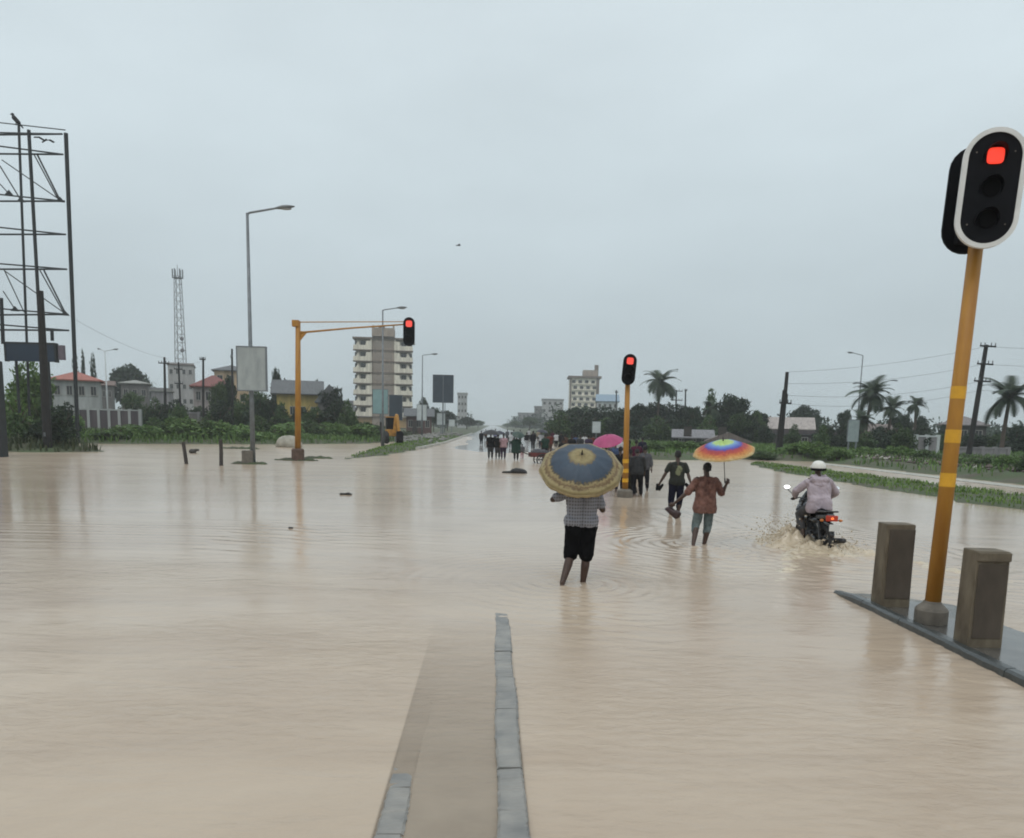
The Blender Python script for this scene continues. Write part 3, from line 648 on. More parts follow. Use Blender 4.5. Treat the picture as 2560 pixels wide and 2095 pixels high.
# man under the rainbow umbrella
P2 = gnd(1757, 1360) + Vector((0, 0, -0.12))
person('man in rust-brown shirt and wet jeans wading under the rainbow umbrella', P2, R(4), 1.66,
       dict(anl=(-.25, -.17, .15), knl=(-.14, .05, .51), anr=(.04, .05, .09), knr=(.10, .06, .49),
            ell=(-.38, -.02, 1.13), wrl=(-.585, .05, .93), elr=(.33, .0, 1.12), wrr=(.39, -.03, 1.30), head=(.015, .045, 1.59)),
       m_terra, m_jeans, voxel=0.0105, grip=(True, True), sleeve=.95, hem=.74, leg=1.35, folds=.022, loose=.028, fat=.98)
m_rainbow = cloth_radial('rainbow_canopy', [(0, (.42, .60, .16)), (.30, (.50, .68, .25)), (.36, (.22, .42, .62)), (.46, (.14, .22, .60)), (.56, (.085, .075, .40)), (.62, (.40, .05, .07)), (.72, (.52, .075, .05)), (.80, (.60, .20, .05)), (.90, (.64, .34, .10)), (1, (.66, .54, .28))], .56, (4, .006))
umbrella('rainbow-striped umbrella with yellow centre over the man in rust-brown shirt', at(1808, 1102, 14.2), (-.17, -.24, .95), .57, .21, m_rainbow, 8, .72)
def bundle(label, p, s, m, seed=1):
    t = thing('carried_shoes', label, 'shoes', p, seed)
    for k, (dx, rz) in enumerate(((-.5, .25), (.5, -.3))):
        mb = MB(); M = Matrix.Translation((dx * .11 * s, 0, -.10 * s)) @ Matrix.Rotation(rz, 4, 'Z') @ Matrix.Rotation(R(40), 4, 'X') @ Matrix.Scale(s, 4)
        mb.cap((0, -.10, 0), (0, .13, -.01), .045, .034, M=M); mb.cap((0, -.09, .05), (0, -.02, .03), .042, .04, M=M); mb.box((0, .02, -.045), (.075, .28, .02), M)
        link('shoe', remesh(mb, 'shoe', m, .012, 2), t)
    return t
lw = P2 + Vector((-.585, .0, .86)) * (1.66 / 1.72)
bundle('pair of dark red shoes carried in the hand of the man in rust-brown', lw + Vector((-.02, 0, -.02)), 1.0, m_shoes)

# man in black with a pale print
def print_shirt():
    m = bpy.data.materials.new('black_shirt_print'); m.use_nodes = True; n = m.node_tree.nodes; l = m.node_tree.links; b = n['Principled BSDF']; b.inputs['Roughness'].default_value = .85
    t = n.new('ShaderNodeTexCoord'); mpn = n.new('ShaderNodeMapping'); mpn.inputs['Location'].default_value = (-.02 * 6, 0, -1.22 * 4.2); mpn.inputs['Scale'].default_value = (6, .1, 4.2); l.new(t.outputs['Object'], mpn.inputs[0])
    g = n.new('ShaderNodeTexGradient'); g.gradient_type = 'SPHERICAL'; l.new(mpn.outputs[0], g.inputs[0])
    x = n.new('ShaderNodeTexNoise'); x.inputs['Scale'].default_value = 9; l.new(t.outputs['Object'], x.inputs['Vector'])
    mu = n.new('ShaderNodeMath'); mu.operation = 'MULTIPLY'; l.new(g.outputs[1], mu.inputs[0]); l.new(x.outputs[0], mu.inputs[1])
    r = n.new('ShaderNodeValToRGB'); l.new(mu.outputs[0], r.inputs[0]); r.color_ramp.elements[0].position = .22; r.color_ramp.elements[0].color = (.011, .013, .009, 1); r.color_ramp.elements[1].position = .30; r.color_ramp.elements[1].color = (.17, .18, .10, 1)
    l.new(r.outputs[0], b.inputs['Base Color']); return m
P3 = gnd(1688, 1284) + Vector((0, 0, -0.14))
person('slim man all in black with a pale shirt print, left of the rainbow umbrella', P3, R(-4), 1.74,
       dict(anl=(-.13, -.08, .09), knl=(-.11, .05, .50), anr=(.07, .08, .09), ell=(-.30, -.02, 1.14), wrl=(-.42, .03, .90), elr=(.27, -.02, 1.14), wrr=(.33, -.10, .93)),
       print_shirt(), m_navy, voxel=0.0115, grip=(True, True), sleeve=.7, hem=.86, leg=1.45, folds=.01, fat=.9)
for dx, dz, lab in ((-.47, .90, 'black shoes held in the outstretched left hand of the man in black'), (.36, .93, 'dark sandals held at the right hip of the man in black')):
    bundle(lab, P3 + Vector((dx, -.06, dz)), .8 if dx < 0 else 1.0, m_black_cloth, dx)
# ------------------------------------------------------------------ motorcycle and rider
m_tyre = mat('tyre_rubber', (0.012, 0.012, 0.012), 0.75, scale=20, var=0.3, bump=0.4)
m_engine = mat('dirty_engine_metal', (0.05, 0.05, 0.052), 0.45, metal=0.6, scale=9, var=0.4)
m_bikeblk = mat('black_bike_paint', (0.008, 0.008, 0.010), 0.25, scale=6, var=0.3, wet=0.5)
m_tank = mat('dark_bike_paint', (0.018, 0.018, 0.03), 0.22, scale=6, var=0.3, wet=0.6)
m_chrome = mat('chrome', (0.55, 0.55, 0.56), 0.18, metal=1.0, var=0.1)
m_mirror = mat('mirror_glass', (0.85, 0.87, 0.88), 0.04, metal=1.0, var=0.02)
m_tail = mat('lit_tail_lamp', (0.35, 0.04, 0.01), 0.3, emit=(1.0, 0.20, 0.05), es=1.3, var=0.1)
m_tail_red = mat('tail_red_plastic', (0.25, 0.018, 0.008), 0.25, var=0.1, emit=(0.7, 0.06, 0.01), es=0.18)
m_amber = mat('amber_indicator', (0.5, 0.15, 0.02), 0.3, var=0.1)
m_plate = mat('pale_number_plate', (0.6, 0.6, 0.58), 0.4, var=0.08)
bk0 = gnd(2086, 1352); 
YAW = R(-3)
bk = thing('motorcycle', 'dark motorcycle with lit orange tail lamp ploughing through the flood', 'motorcycle', Vector((at(2086, 1297, 13.9).x, 14.73, -0.165)), YAW)
def wheel(y):
    n = 28; w = thing('wheel', None, None); w.parent = bk
    prof = [(0.232, -0.045), (0.275, -0.052), (0.297, -0.03), (0.303, 0), (0.297, 0.03), (0.275, 0.052), (0.232, 0.045)]
    M = Matrix.Translation((0, y, 0.303)) @ Matrix.Rotation(R(90), 4, 'Y')
    vs = [(r * math.cos(6.28318 * k / n), r * math.sin(6.28318 * k / n), z) for r, z in prof for k in range(n)]; q = len(prof)
    fs = [(i * n + k, i * n + (k + 1) % n, ((i + 1) % q) * n + (k + 1) % n, ((i + 1) % q) * n + k) for i in range(q) for k in range(n)]
    MB().add(vs, fs, M).build('tyre', m_tyre, w, smooth=True)
    rm = MB(); rm.tube([M @ Vector((.228 * math.cos(6.28318 * k / 20), .228 * math.sin(6.28318 * k / 20), 0)) for k in range(21)], .014, 6, False)
    for k in range(6):
        a = 6.28318 * k / 6; rm.tube([M @ Vector((.05 * math.cos(a), .05 * math.sin(a), 0)), M @ Vector((.225 * math.cos(a), .225 * math.sin(a), 0))], [.02, .012], 6)
    rm.tube([M @ Vector((0, 0, -.07)), M @ Vector((0, 0, .07))], [.045, .045], 12)
    rm.build('rim', m_engine, w)
wheel(-0.62); wheel(0.66)
def blob(name, prims, m, parent, vox=.014, sm=3):
    mb = MB()
    for p in prims:
        if p[0] == 'c': mb.cap(p[1], p[2], p[3], p[4])
        else: mb.ell(p[1], p[2])
    return link(name, remesh(mb, name, m, vox, sm), parent)
blob('fuel_tank', [('c', (0, .10, .80), (0, .38, .86), .12, .13), ('e', (-.06, .25, .83), (.10, .22, .11)), ('e', (.06, .25, .83), (.10, .22, .11))], m_tank, bk)
blob('seat', [('c', (0, .05, .80), (0, -.30, .79), .105, .115), ('c', (-.05, -.2, .80), (-.05, -.62, .84), .075, .055), ('c', (.05, -.2, .80), (.05, -.62, .84), .075, .055)], m_black_cloth, bk)
blob('tail_cowl', [('c', (-.05, -.35, .74), (-.03, -.76, .80), .075, .05), ('c', (.05, -.35, .74), (.03, -.76, .80), .075, .05)], m_bikeblk, bk)
MB().tube([(-.13, -.38, .84), (-.15, -.62, .875), (-.11, -.80, .89), (.11, -.80, .89), (.15, -.62, .875), (.13, -.38, .84)], .016, 8).build('grab_rail', m_bikeblk, bk)
tl = MB().box((0, -.825, .770), (.21, .06, .105)).build('tail_light', m_tail_red, bk, bevel=.015)
MB().ell((.0, -.845, .77), (.04, .014, .032)).build('lamp', m_tail, tl, smooth=True)
for s in (-1, 1):
    ind = MB().ell((s * .17, -.80, .73), (.036, .03, .026)).build('indicator', m_amber if s > 0 else m_amber, bk, smooth=True)
    MB().tube([(s * .05, -.77, .74), (s * .15, -.79, .73)], .010, 6).build('stalk', m_bikeblk, ind)
MB().box((0, -.985, .615), (.19, .012, .12)).build('number_plate', m_plate, bk, bevel=.004)
MB().box((0, -.93, .64), (.10, .10, .04)).build('plate_bracket', m_bikeblk, bk)
blob('rear_mudguard', [('c', (0, -.52, .66), (0, -.80, .64), .06, .05), ('c', (0, -.80, .64), (0, -.90, .47), .055, .045)], m_bikeblk, bk)
blob('engine', [('e', (0, .05, .38), (.15, .17, .13)), ('c', (0, .12, .45), (0, .22, .66), .10, .09), ('e', (-.13, .05, .36), (.07, .10, .09)), ('e', (.13, .05, .36), (.07, .10, .09))], m_engine, bk)
blob('side_panel', [('c', (-.11, -.10, .66), (-.11, -.36, .68), .06, .06), ('c', (.11, -.10, .66), (.11, -.36, .68), .06, .06), ('c', (-.11, -.2, .66), (.11, -.2, .66), .05, .05)], m_bikeblk, bk)
for s in (-1, 1):
    MB().tube([(s * .07, -.62, .303), (s * .08, -.30, .36), (s * .08, -.05, .42)], [.026, .024, .028], 8).build('swingarm', m_bikeblk, bk)
    MB().tube([(s * .10, -.58, .36), (s * .10, -.46, .68)], [.030, .030], 10).build('shock_absorber', m_engine, bk)
    MB().tube([(s * .095, .66, .303), (s * .095, .44, .98)], [.026, .024], 10).build('fork_leg', m_engine, bk)
    MB().tube([(s * .09, .0, .33), (s * .27, .0, .30)], [.016, .018], 8).build('footpeg', m_tyre, bk)
    mr_ = MB().tube([(s * .28, .36, 1.04), (s * .38, .34, 1.13), (s * .46, .32, 1.20)], .008, 6).build('mirror', m_bikeblk, bk)
    MM = Matrix.Translation((s * .48, .31, 1.24)) @ Matrix.Rotation(R(12 * s), 4, 'Z') @ Matrix.Rotation(R(-27), 4, 'X')
    MB().ell((0, .012, 0), (.062, .018, .042), MM).build('shell', m_bikeblk, mr_, smooth=True)
    MB().extr([(.055 * math.cos(a), .036 * math.sin(a)) for a in np.linspace(0, 6.28318, 18, endpoint=False)], -.012, -.004, MM).build('glass', m_mirror, mr_)
MB().tube([(-.36, .30, 1.02), (-.20, .38, 1.04), (0, .42, 1.0), (.20, .38, 1.04), (.36, .30, 1.02)], .013, 8).build('handlebar', m_bikeblk, bk, smooth=True)
for s in (-1, 1): MB().tube([(s * .26, .35, 1.03), (s * .39, .285, 1.015)], .019, 8).build('grip', m_tyre, bk)
blob('headlamp_fairing', [('e', (0, .56, .93), (.15, .10, .14)), ('c', (-.12, .50, .86), (-.20, .40, .80), .07, .05), ('c', (.12, .50, .86), (.20, .40, .80), .07, .05), ('c', (0, .55, 1.02), (0, .50, 1.12), .10, .06)], m_bikeblk, bk)
blob('leg_shield', [('c', (-.17, .36, .84), (-.20, .30, .52), .05, .045), ('c', (.17, .36, .84), (.20, .30, .52), .05, .045), ('c', (-.17, .40, .80), (.17, .40, .80), .05, .05)], m_bikeblk, bk)
blob('front_mudguard', [('c', (0, .50, .60), (0, .78, .62), .055, .055), ('c', (0, .78, .62), (0, .96, .50), .055, .045)], m_bikeblk, bk)
MB().tube([(.13, .20, .40), (.15, .0, .26), (.16, -.30, .28), (.19, -.56, .33), (.21, -.92, .38)], [.022, .024, .045, .05, .045], 12).build('exhaust', m_engine, bk, smooth=True)
MB().tube([(-.12, -.45, .35), (-.12, .05, .40)], .035, 8).build('chain_case', m_bikeblk, bk)
for s in (-1, 1):
    MB().tube([(s * .03, .46, .98), (s * .06, .15, .72), (s * .09, -.30, .70), (s * .06, -.75, .80)], .018, 8).build('frame_tube', m_bikeblk, bk)
# rider
m_jacket = mat('pale_mauve_raincoat', (0.36, 0.30, 0.335), 0.5, scale=5, var=0.16, bump=0.25)
m_greytr = mat('grey_trousers', (0.05, 0.048, 0.05), 0.8, scale=6, var=0.25)
m_helmet = mat('white_helmet', (0.66, 0.65, 0.60), 0.25, scale=4, var=0.06, wet=0.5)
rd = person('motorcycle rider in pale mauve hooded raincoat and white helmet', bk.location.copy(), YAW, 1.72,
       dict(pel=(0, -.16, .95), chest=(0, -.06, 1.29), neck=(0, .0, 1.46), head=(0, .04, 1.60), shl=(-.20, -.03, 1.40), shr=(.20, -.03, 1.40),
            ell=(-.37, .10, 1.19), wrl=(-.335, .28, 1.05), elr=(.38, .08, 1.17), wrr=(.335, .28, 1.05),
            hl=(-.12, -.10, .90), hr=(.12, -.10, .90), knl=(-.225, .24, .73), knr=(.225, .24, .73), anl=(-.21, .02, .40), anr=(.21, .02, .40)),
       m_jacket, m_greytr, hair=False, voxel=0.0125, grip=(True, True), sleeve=1.75, hem=.80, leg=1.75, folds=.018, loose=.034, fat=1.0, seed=5)
hd = MB(); hd.lathe([(.02, .135), (.07, .125), (.112, .09), (.134, .03), (.138, -.02)][::-1], 24, Matrix.Translation((0, .035, 1.645)))
hm = link('helmet', remesh(hd, 'helmet', m_helmet, .012, 4), rd)
hd = MB(); hd.cap((-.1, .15, 1.655), (.1, .15, 1.655), .022, .022); hd.cap((-.06, .19, 1.652), (.06, .19, 1.652), .02, .02); link('peak', remesh(hd, 'peak', m_helmet, .01, 2), hm)
MB().lathe([(.135, -.055), (.141, -.05), (.141, -.012), (.135, -.008)], 28, Matrix.Translation((0, .035, 1.645))).build('helmet_trim', m_black_cloth, hm, smooth=True)
hood = MB(); hood.cap((-.11, -.12, 1.42), (.11, -.12, 1.42), .065, .065); hood.cap((-.09, -.13, 1.33), (.09, -.13, 1.33), .06, .06); hood.cap((0, -.10, 1.30), (0, -.13, 1.24), .07, .04); hood.cap((-.10, .0, 1.46), (.10, .0, 1.46), .06, .06)
link('hood', remesh(hood, 'hood', m_jacket, .014, 4, .018, 11), rd)
# spray thrown up by the wheels
m_splash = mat('muddy_spray', (0.40, 0.325, 0.225), 0.12, scale=8, col2=(0.56, 0.47, 0.35), bump=0.4)
def splash():
    rs = random.Random(11); v = []; f = []
    Mx = Matrix.Translation(Vector((bk.location.x, bk.location.y, 0))) @ Matrix.Rotation(YAW, 4, 'Z')
    nx_, ny_ = 150, 190
    for j in range(ny_):
        for i in range(nx_):
            x = -2.4 + 5.0 * i / (nx_ - 1); y = -4.6 + 6.4 * j / (ny_ - 1)
            # bow wave off both wheels, trailing wake behind
            r1 = math.hypot((x + .18) / .50, (y - .35) / .75); r2 = math.hypot((x - .02) / .42, (y + .75) / .55)
            h = .10 * math.exp(-r1 ** 2) + .10 * math.exp(-r2 ** 2) + .12 * math.exp(-(((x + .55) / .40) ** 2 + ((y + .10) / .6) ** 2))
            ridge = math.exp(-((abs(x) - .35 - .42 * max(0, -y - .2)) / .20) ** 2) * math.exp(-max(0, -y - .2) * .55) * (1 if y < .4 else math.exp(-((y - .4) / .3) ** 2))
            h += .07 * ridge + .014 * math.exp(-((abs(x - .1) - .25 - .40 * max(0, -y)) / .30) ** 2) * (1 if y < 0 else 0) * math.exp(-max(0, -y - 2.5) * .5)
            from mathutils import noise as nzz
            nn = nzz.fractal(Vector((x * 3.6, y * 5.2, 1.7)), 0.8, 2.2, 5)
            z = h * (.55 + 1.1 * max(0, nn + .25)) - .022 + .018 * nn * (1 if h > .02 else .3)
            edge = min(1, min(i, nx_ - 1 - i, j, ny_ - 1 - j) / 10)
            v.append(Mx @ Vector((x, y, z * edge - .03 * (1 - edge))))
    f = [(j * nx_ + i, j * nx_ + i + 1, (j + 1) * nx_ + i + 1, (j + 1) * nx_ + i) for j in range(ny_ - 1) for i in range(nx_ - 1)]
    mb = MB()
    for k in range(1500):
        src = rs.choice(((-.55, .15), (-.25, .45), (0, -.8), (.25, -.6), (-.7, -.05), (-.6, .3)))
        x = src[0] + rs.gauss(0, .22); y = src[1] + rs.gauss(0, .26); z = abs(rs.gauss(.02, .15)) * (1.5 if src[0] < -.2 else .8); r_ = rs.choice((.004, .005, .006, .008, .012))
        mb.ell(tuple(Mx @ Vector((x, y, z))), (r_ * rs.uniform(.8, 1.6), r_, r_ * rs.uniform(.8, 1.8)), None, 6, 4)
    k0 = len(v); v += [Vector(p) for p in mb.v]; f += [tuple(i + k0 for i in q) for q in mb.f]
    tag(link('splash', raw_mesh('splash', [tuple(p) for p in v], f, m_splash, True)), 'brown muddy spray thrown up around the motorcycle wheels', 'splash', kind='stuff')
splash()

# ------------------------------------------------------------------ small things standing or floating in the water
m_wood = mat('wet_dark_wood', (0.035, 0.028, 0.024), 0.7, scale=8, var=0.4, bump=0.5)
m_rag = mat('dark_debris', (0.012, 0.011, 0.011), 0.7, scale=12, var=0.4, bump=0.4)
def lump(name, label, cat, p, prims, m, vox=.03):
    mb = MB()
    for q in prims: mb.ell(q[0], q[1])
    o = link(name, remesh(mb, name, m, vox, 2, .04, 6), None, p); return tag(o, label, cat)
lump('debris', 'dark sodden bundle lying in the water before the crowd', 'debris', gnd(1292, 1183), [((.05, 0, .08), (.32, .25, .16)), ((-.38, 0, .03), (.30, .12, .06)), ((.28, .05, .03), (.2, .2, .12))], m_rag)
lump('log', 'short dark stick floating alone on the left flood water', 'log', gnd(866, 1237), [((-.08, 0, .02), (.13, .05, .035)), ((.06, 0, .025), (.13, .05, .03))], m_rag, .015)
lump('debris', 'small brown clump beside the leaning stake', 'debris', gnd(482, 1133), [((0, 0, .1), (.22, .2, .16)), ((.2, 0, .2), (.2, .1, .08)), ((.1, 0, -.05), (.14, .14, .14))], m_wood)
lump('boulder', 'pale rounded boulder at the bank left of the yellow gantry post', 'rock', gnd(722, 1118), [((0, 0, .3), (1.0, .7, .65)), ((.4, 0, .15), (.7, .6, .5)), ((-.5, .1, .1), (.6, .5, .4))], mat('pale_stone', (.33, .31, .26), .85, scale=1.5, var=.25, bump=.5), .08)
lump('debris', 'tiny dark scrap floating mid-left', 'debris', gnd(725, 1321), [((0, 0, .005), (.05, .03, .02)), ((.03, 0, .01), (.03, .02, .015))], m_rag, .008)
def stake(label, pb, ptop, r, m, n=9):
    b = gnd(*pb, -0.3) if False else gnd(*pb); tp = at(*ptop, b.y)
    d = tp - b; t = thing('stake', label, 'post', b)
    MB().tube([d * -.25, d * .5 + Vector((.01, 0, 0)), d], [r * 1.05, r, r * .92], n).build('shaft', m, t)
    MB().lathe([(r * 1.0, 0), (r * .7, .03)], n, Matrix.Translation(d)).build('top', m, t)
stake('thin grey stake leaning left in the flood, leftmost of three posts', (466, 1160), (458, 1106), .085, m_wood)
stake('thin dark upright stake in the flood between leaning stake and board post', (553, 1164), (552, 1100), .085, m_wood)
# ------------------------------------------------------------------ the crowd on the far carriageway
def cm(name, c): return mat('cloth_' + name, tuple(q * .8 for q in c), 0.85, scale=7, var=0.25, spec=0.12)
CL = dict(black=(.010, .010, .013), navy=(.012, .013, .03), grey=(.10, .10, .11), dgrey=(.04, .042, .045), white=(.55, .55, .56), pink=(.50, .33, .36), green=(.018, .045, .034), red=(.13, .028, .02), brown=(.09, .045, .03), lav=(.27, .26, .42), olive=(.035, .034, .022), purple=(.045, .03, .06), blue=(.05, .08, .16), maroon=(.07, .01, .03), beige=(.33, .27, .20))
def walk(s, arm=0.0):
    return dict(anl=(-.10, -.20 * s, .11), knl=(-.10, .02, .49), anr=(.10, .18 * s, .09), knr=(.10, .12 * s, .50), elr=(.24, .06 * s - .04, 1.13), wrr=(.24, .16 * s, .90), ell=(-.24, -.06 * s - .02, 1.13), wrl=(-.25, -.02, .88))
def crowd(label, px, py, shirt, pants, H=1.68, rz=0, s=1.0, sleeve=.7, leg=1.7, umb=None, pose=None, depth=.08, fat=1.0, skirt=None, hem=.84, hairc=True):
    p = gnd(px, py); p.z = -depth
    ps = walk(s); 
    if umb: ps.update(elr=(.24, .06, 1.15), wrr=(.14, .20, 1.30))
    ps.update(pose or {})
    vox = .028 if p.y > 35 else .02
    t = person(label, p, R(rz), H, ps, cm(shirt, CL[shirt]), cm(pants, CL[pants]) if pants else None, voxel=vox, sleeve=sleeve, leg=leg, hands=True, fat=fat, hem=hem, hair=hairc, group='people wading in the crowd', skirt=(0, *skirt[:2], cm(skirt[2], CL[skirt[2]])) if skirt else None)
    if umb:
        lab, colr, Rm, off, axs = umb
        umbrella(lab, p + Vector((off[0], off[1], off[2])), axs, Rm, Rm * .42, mat('brolly_' + colr, CL.get(colr, (.34, .035, .13)), .5, scale=5, var=.12), 8, .7, None, 'umbrellas in the crowd', True)
    return t
crowd('small distant person in black walking alone, leftmost of the crowd', 1203, 1113, 'black', 'black', 1.6)
crowd('person in black beneath a wide black umbrella, left in the crowd', 1226, 1148, 'black', 'dgrey', 1.74, umb=('wide black umbrella over the leftmost wading pair', 'black', .62, (.06, .1, 1.93), (.05, -.1, 1)), fat=1.1)
crowd('thin person in grey under the second black umbrella', 1244, 1147, 'dgrey', 'grey', 1.66, s=.4, umb=('small black umbrella beside the wide black one', 'navy', .45, (.1, .1, 1.86), (.05, -.05, 1)))
crowd('person in pink top and dark trousers beside the black umbrellas', 1258, 1148, 'pink', 'purple', 1.70, s=1.2)
crowd('short person in pale clothes behind the green cape', 1277, 1122, 'white', 'grey', 1.62)
crowd('person wrapped in a dark green cape in the middle of the road', 1290, 1151, 'green', 'black', 1.66, sleeve=1.7, fat=1.35, hem=.55, pose=dict(ell=(-.34, .0, 1.2), elr=(.30, 0, 1.2), wrl=(-.2, .16, 1.2), wrr=(.16, .16, 1.25)), umb=('dark green umbrella held low over the green cape', 'green', .40, (.12, -.05, 1.80), (.1, -.5, .85)))
crowd('child with bare pink legs beside the green cape', 1305, 1147, 'grey', 'pink', 1.05)
crowd('small figure in black just right of the green cape', 1316, 1118, 'black', 'white', 1.55)
crowd('tall figure in black coat before the handcart', 1332, 1124, 'black', 'dgrey', 1.76, fat=1.15, sleeve=1.7)
crowd('person in white shirt under a navy umbrella', 1352, 1122, 'white', 'navy', 1.70, umb=('navy umbrella above the white shirt', 'navy', .55, (.12, .1, 1.90), (.1, -.1, 1)))
crowd('person in rust-red top behind the handcart', 1374, 1134, 'red', 'brown', 1.70)
crowd('person in white top left of the blue-gold umbrella', 1390, 1120, 'white', 'black', 1.66)
crowd('person in dark jacket just above the blue-gold umbrella rim', 1402, 1124, 'black', 'dgrey', 1.70)
crowd('dark-clad person behind the left top of the blue-gold umbrella', 1428, 1150, 'black', 'navy', 1.72)
crowd('dark-clad person behind the middle top of the blue-gold umbrella', 1449, 1146, 'dgrey', 'black', 1.70)
crowd('person in purple behind the right top of the blue-gold umbrella', 1470, 1148, 'purple', 'black', 1.72)
crowd('person in lavender dress under the magenta umbrella', 1512, 1206, 'lav', None, 1.62, umb=('magenta umbrella behind the blue-gold umbrella', 'magenta', .60, (.02, -.02, 1.92), (-.2, -.35, .9)), skirt=(.45, .27, 'lav'), sleeve=1.2, fat=1.1)
crowd('person in blue-grey shirt beside the lavender dress', 1536, 1196, 'blue', 'navy', 1.64, s=-.8)
crowd('person in white cap-like scarf left of the second signal pole', 1545, 1170, 'white', 'black', 1.78)
crowd('bent person in grey jacket striding right of the second signal pole', 1590, 1240, 'dgrey', 'black', 1.66, rz=-12, s=1.5, sleeve=1.7, pose=dict(chest=(-.02, .06, 1.28), head=(-.03, .16, 1.55), neck=(-.02, .08, 1.44), anr=(.16, .24, .10), anl=(-.06, -.22, .11), knr=(.13, .18, .50)), depth=.12)
crowd('person in olive clothes standing close to the second signal pole', 1571, 1236, 'olive', None, 1.60, s=.3, skirt=(.20, .30, 'olive'), sleeve=1.6, depth=.12, fat=1.15)
crowd('person in maroon top beyond the striding grey jacket', 1588, 1190, 'maroon', 'black', 1.70)
crowd('distant person in beige right of the far road centre', 1345, 1105, 'beige', 'dgrey', 1.68)
crowd('distant person in dark blue among the far walkers', 1300, 1106, 'navy', 'black', 1.7)
crowd('distant person in grey beyond the black umbrellas', 1268, 1104, 'grey', 'dgrey', 1.68)
MORE = [('person in black close at the left of the second signal pole', 1547, 1230, 'black', 'navy'), ('person in grey shirt at the far right of the group by the second signal', 1608, 1226, 'grey', 'black'), ('person in dark coat left of the blue-gold umbrella crown', 1406, 1172, 'black', 'dgrey'), ('person in white and navy right of the blue-gold umbrella crown', 1488, 1178, 'white', 'navy'), ('person in dark green beside the handcart', 1362, 1150, 'green', 'black'), ('person in brown jacket near the dark trees edge', 1412, 1132, 'brown', 'black'), ('person in blue shirt behind the top of the blue-gold umbrella', 1438, 1134, 'blue', 'dgrey'), ('person in pale shirt behind the crown of the blue-gold umbrella', 1460, 1132, 'white', 'navy'),
 ('person in red top between umbrella crown and magenta umbrella', 1482, 1140, 'red', 'black'), ('person in black left of the magenta umbrella', 1494, 1158, 'black', 'black'), ('person in grey right under the magenta umbrella edge', 1528, 1150, 'grey', 'navy'),
 ('person in beige dress beside the second signal pole', 1552, 1150, 'beige', 'brown'), ('person in black far behind the second signal pole', 1566, 1146, 'black', 'black'), ('person in navy right behind the striding grey jacket', 1604, 1160, 'navy', 'black'),
 ('distant person in white nearest the road centre line', 1322, 1100, 'white', 'dgrey'), ('distant person in black beside the beige one', 1334, 1108, 'black', 'navy'), ('distant person in olive far right in the crowd', 1365, 1106, 'olive', 'black'),
 ('distant person in maroon left of the white shirts', 1381, 1110, 'maroon', 'dgrey'), ('distant person in grey left of the green cape', 1284, 1108, 'dgrey', 'black'), ('distant person in lavender beyond the black umbrellas', 1238, 1106, 'lav', 'dgrey'), ('distant person in brown at the far left of the road', 1214, 1102, 'brown', 'black')]
for i_, (lb_, x_, y_, a_, b_) in enumerate(MORE): crowd(lb_, x_, y_, a_, b_, 1.6 + .035 * (i_ % 5), rz=(-12, 6, 14, -5)[i_ % 4], s=(1, -.8, .5, 1.3)[i_ % 4], sleeve=(.7, 1.6)[i_ % 2])
# handcart
hcp = gnd(1336, 1158)
hc_ = thing('handcart', 'dark red handcart with two wheels half behind the blue-gold umbrella', 'handcart', hcp + Vector((.25, 0, -.12)), R(8))
mred = mat('dark_red_cart', (.10, .014, .012), .6, var=.25, scale=5)
MB().box((.1, 0, .52), (1.3, .75, .05)).build('tray', mred, hc_, bevel=.01)
for s in (-1, 1):
    MB().box((.1, s * .37, .64), (1.3, .03, .2)).build('side_board', mred, hc_)
    MB().tube([(-.4, s * .3, .56), (-.9, s * .3, .72), (-1.15, s * .3, .84)], .025, 6).build('shaft', m_wood, hc_)
    wv = MB(); wv.tube([(.1 + .31 * math.cos(a), s * .45, .33 + .31 * math.sin(a)) for a in np.linspace(0, 6.2832, 19)], .035, 6, False)
    for k in range(6): wv.tube([(.1, s * .45, .33), (.1 + .3 * math.cos(k * 1.047), s * .45, .33 + .3 * math.sin(k * 1.047))], .015, 5)
    wv.build('wheel', m_tyre, hc_)
ld = MB(); ld.cap((-.2, 0, .72), (.3, 0, .74), .22, .2); ld.cap((.3, .1, .70), (.6, .1, .68), .18, .14); tag(link('sack', remesh(ld, 'sack', cm('grey', CL['grey']), .04, 2, .06, 4), None, hc_.location), 'grey wrapped load lying on the dark red handcart', 'sack')
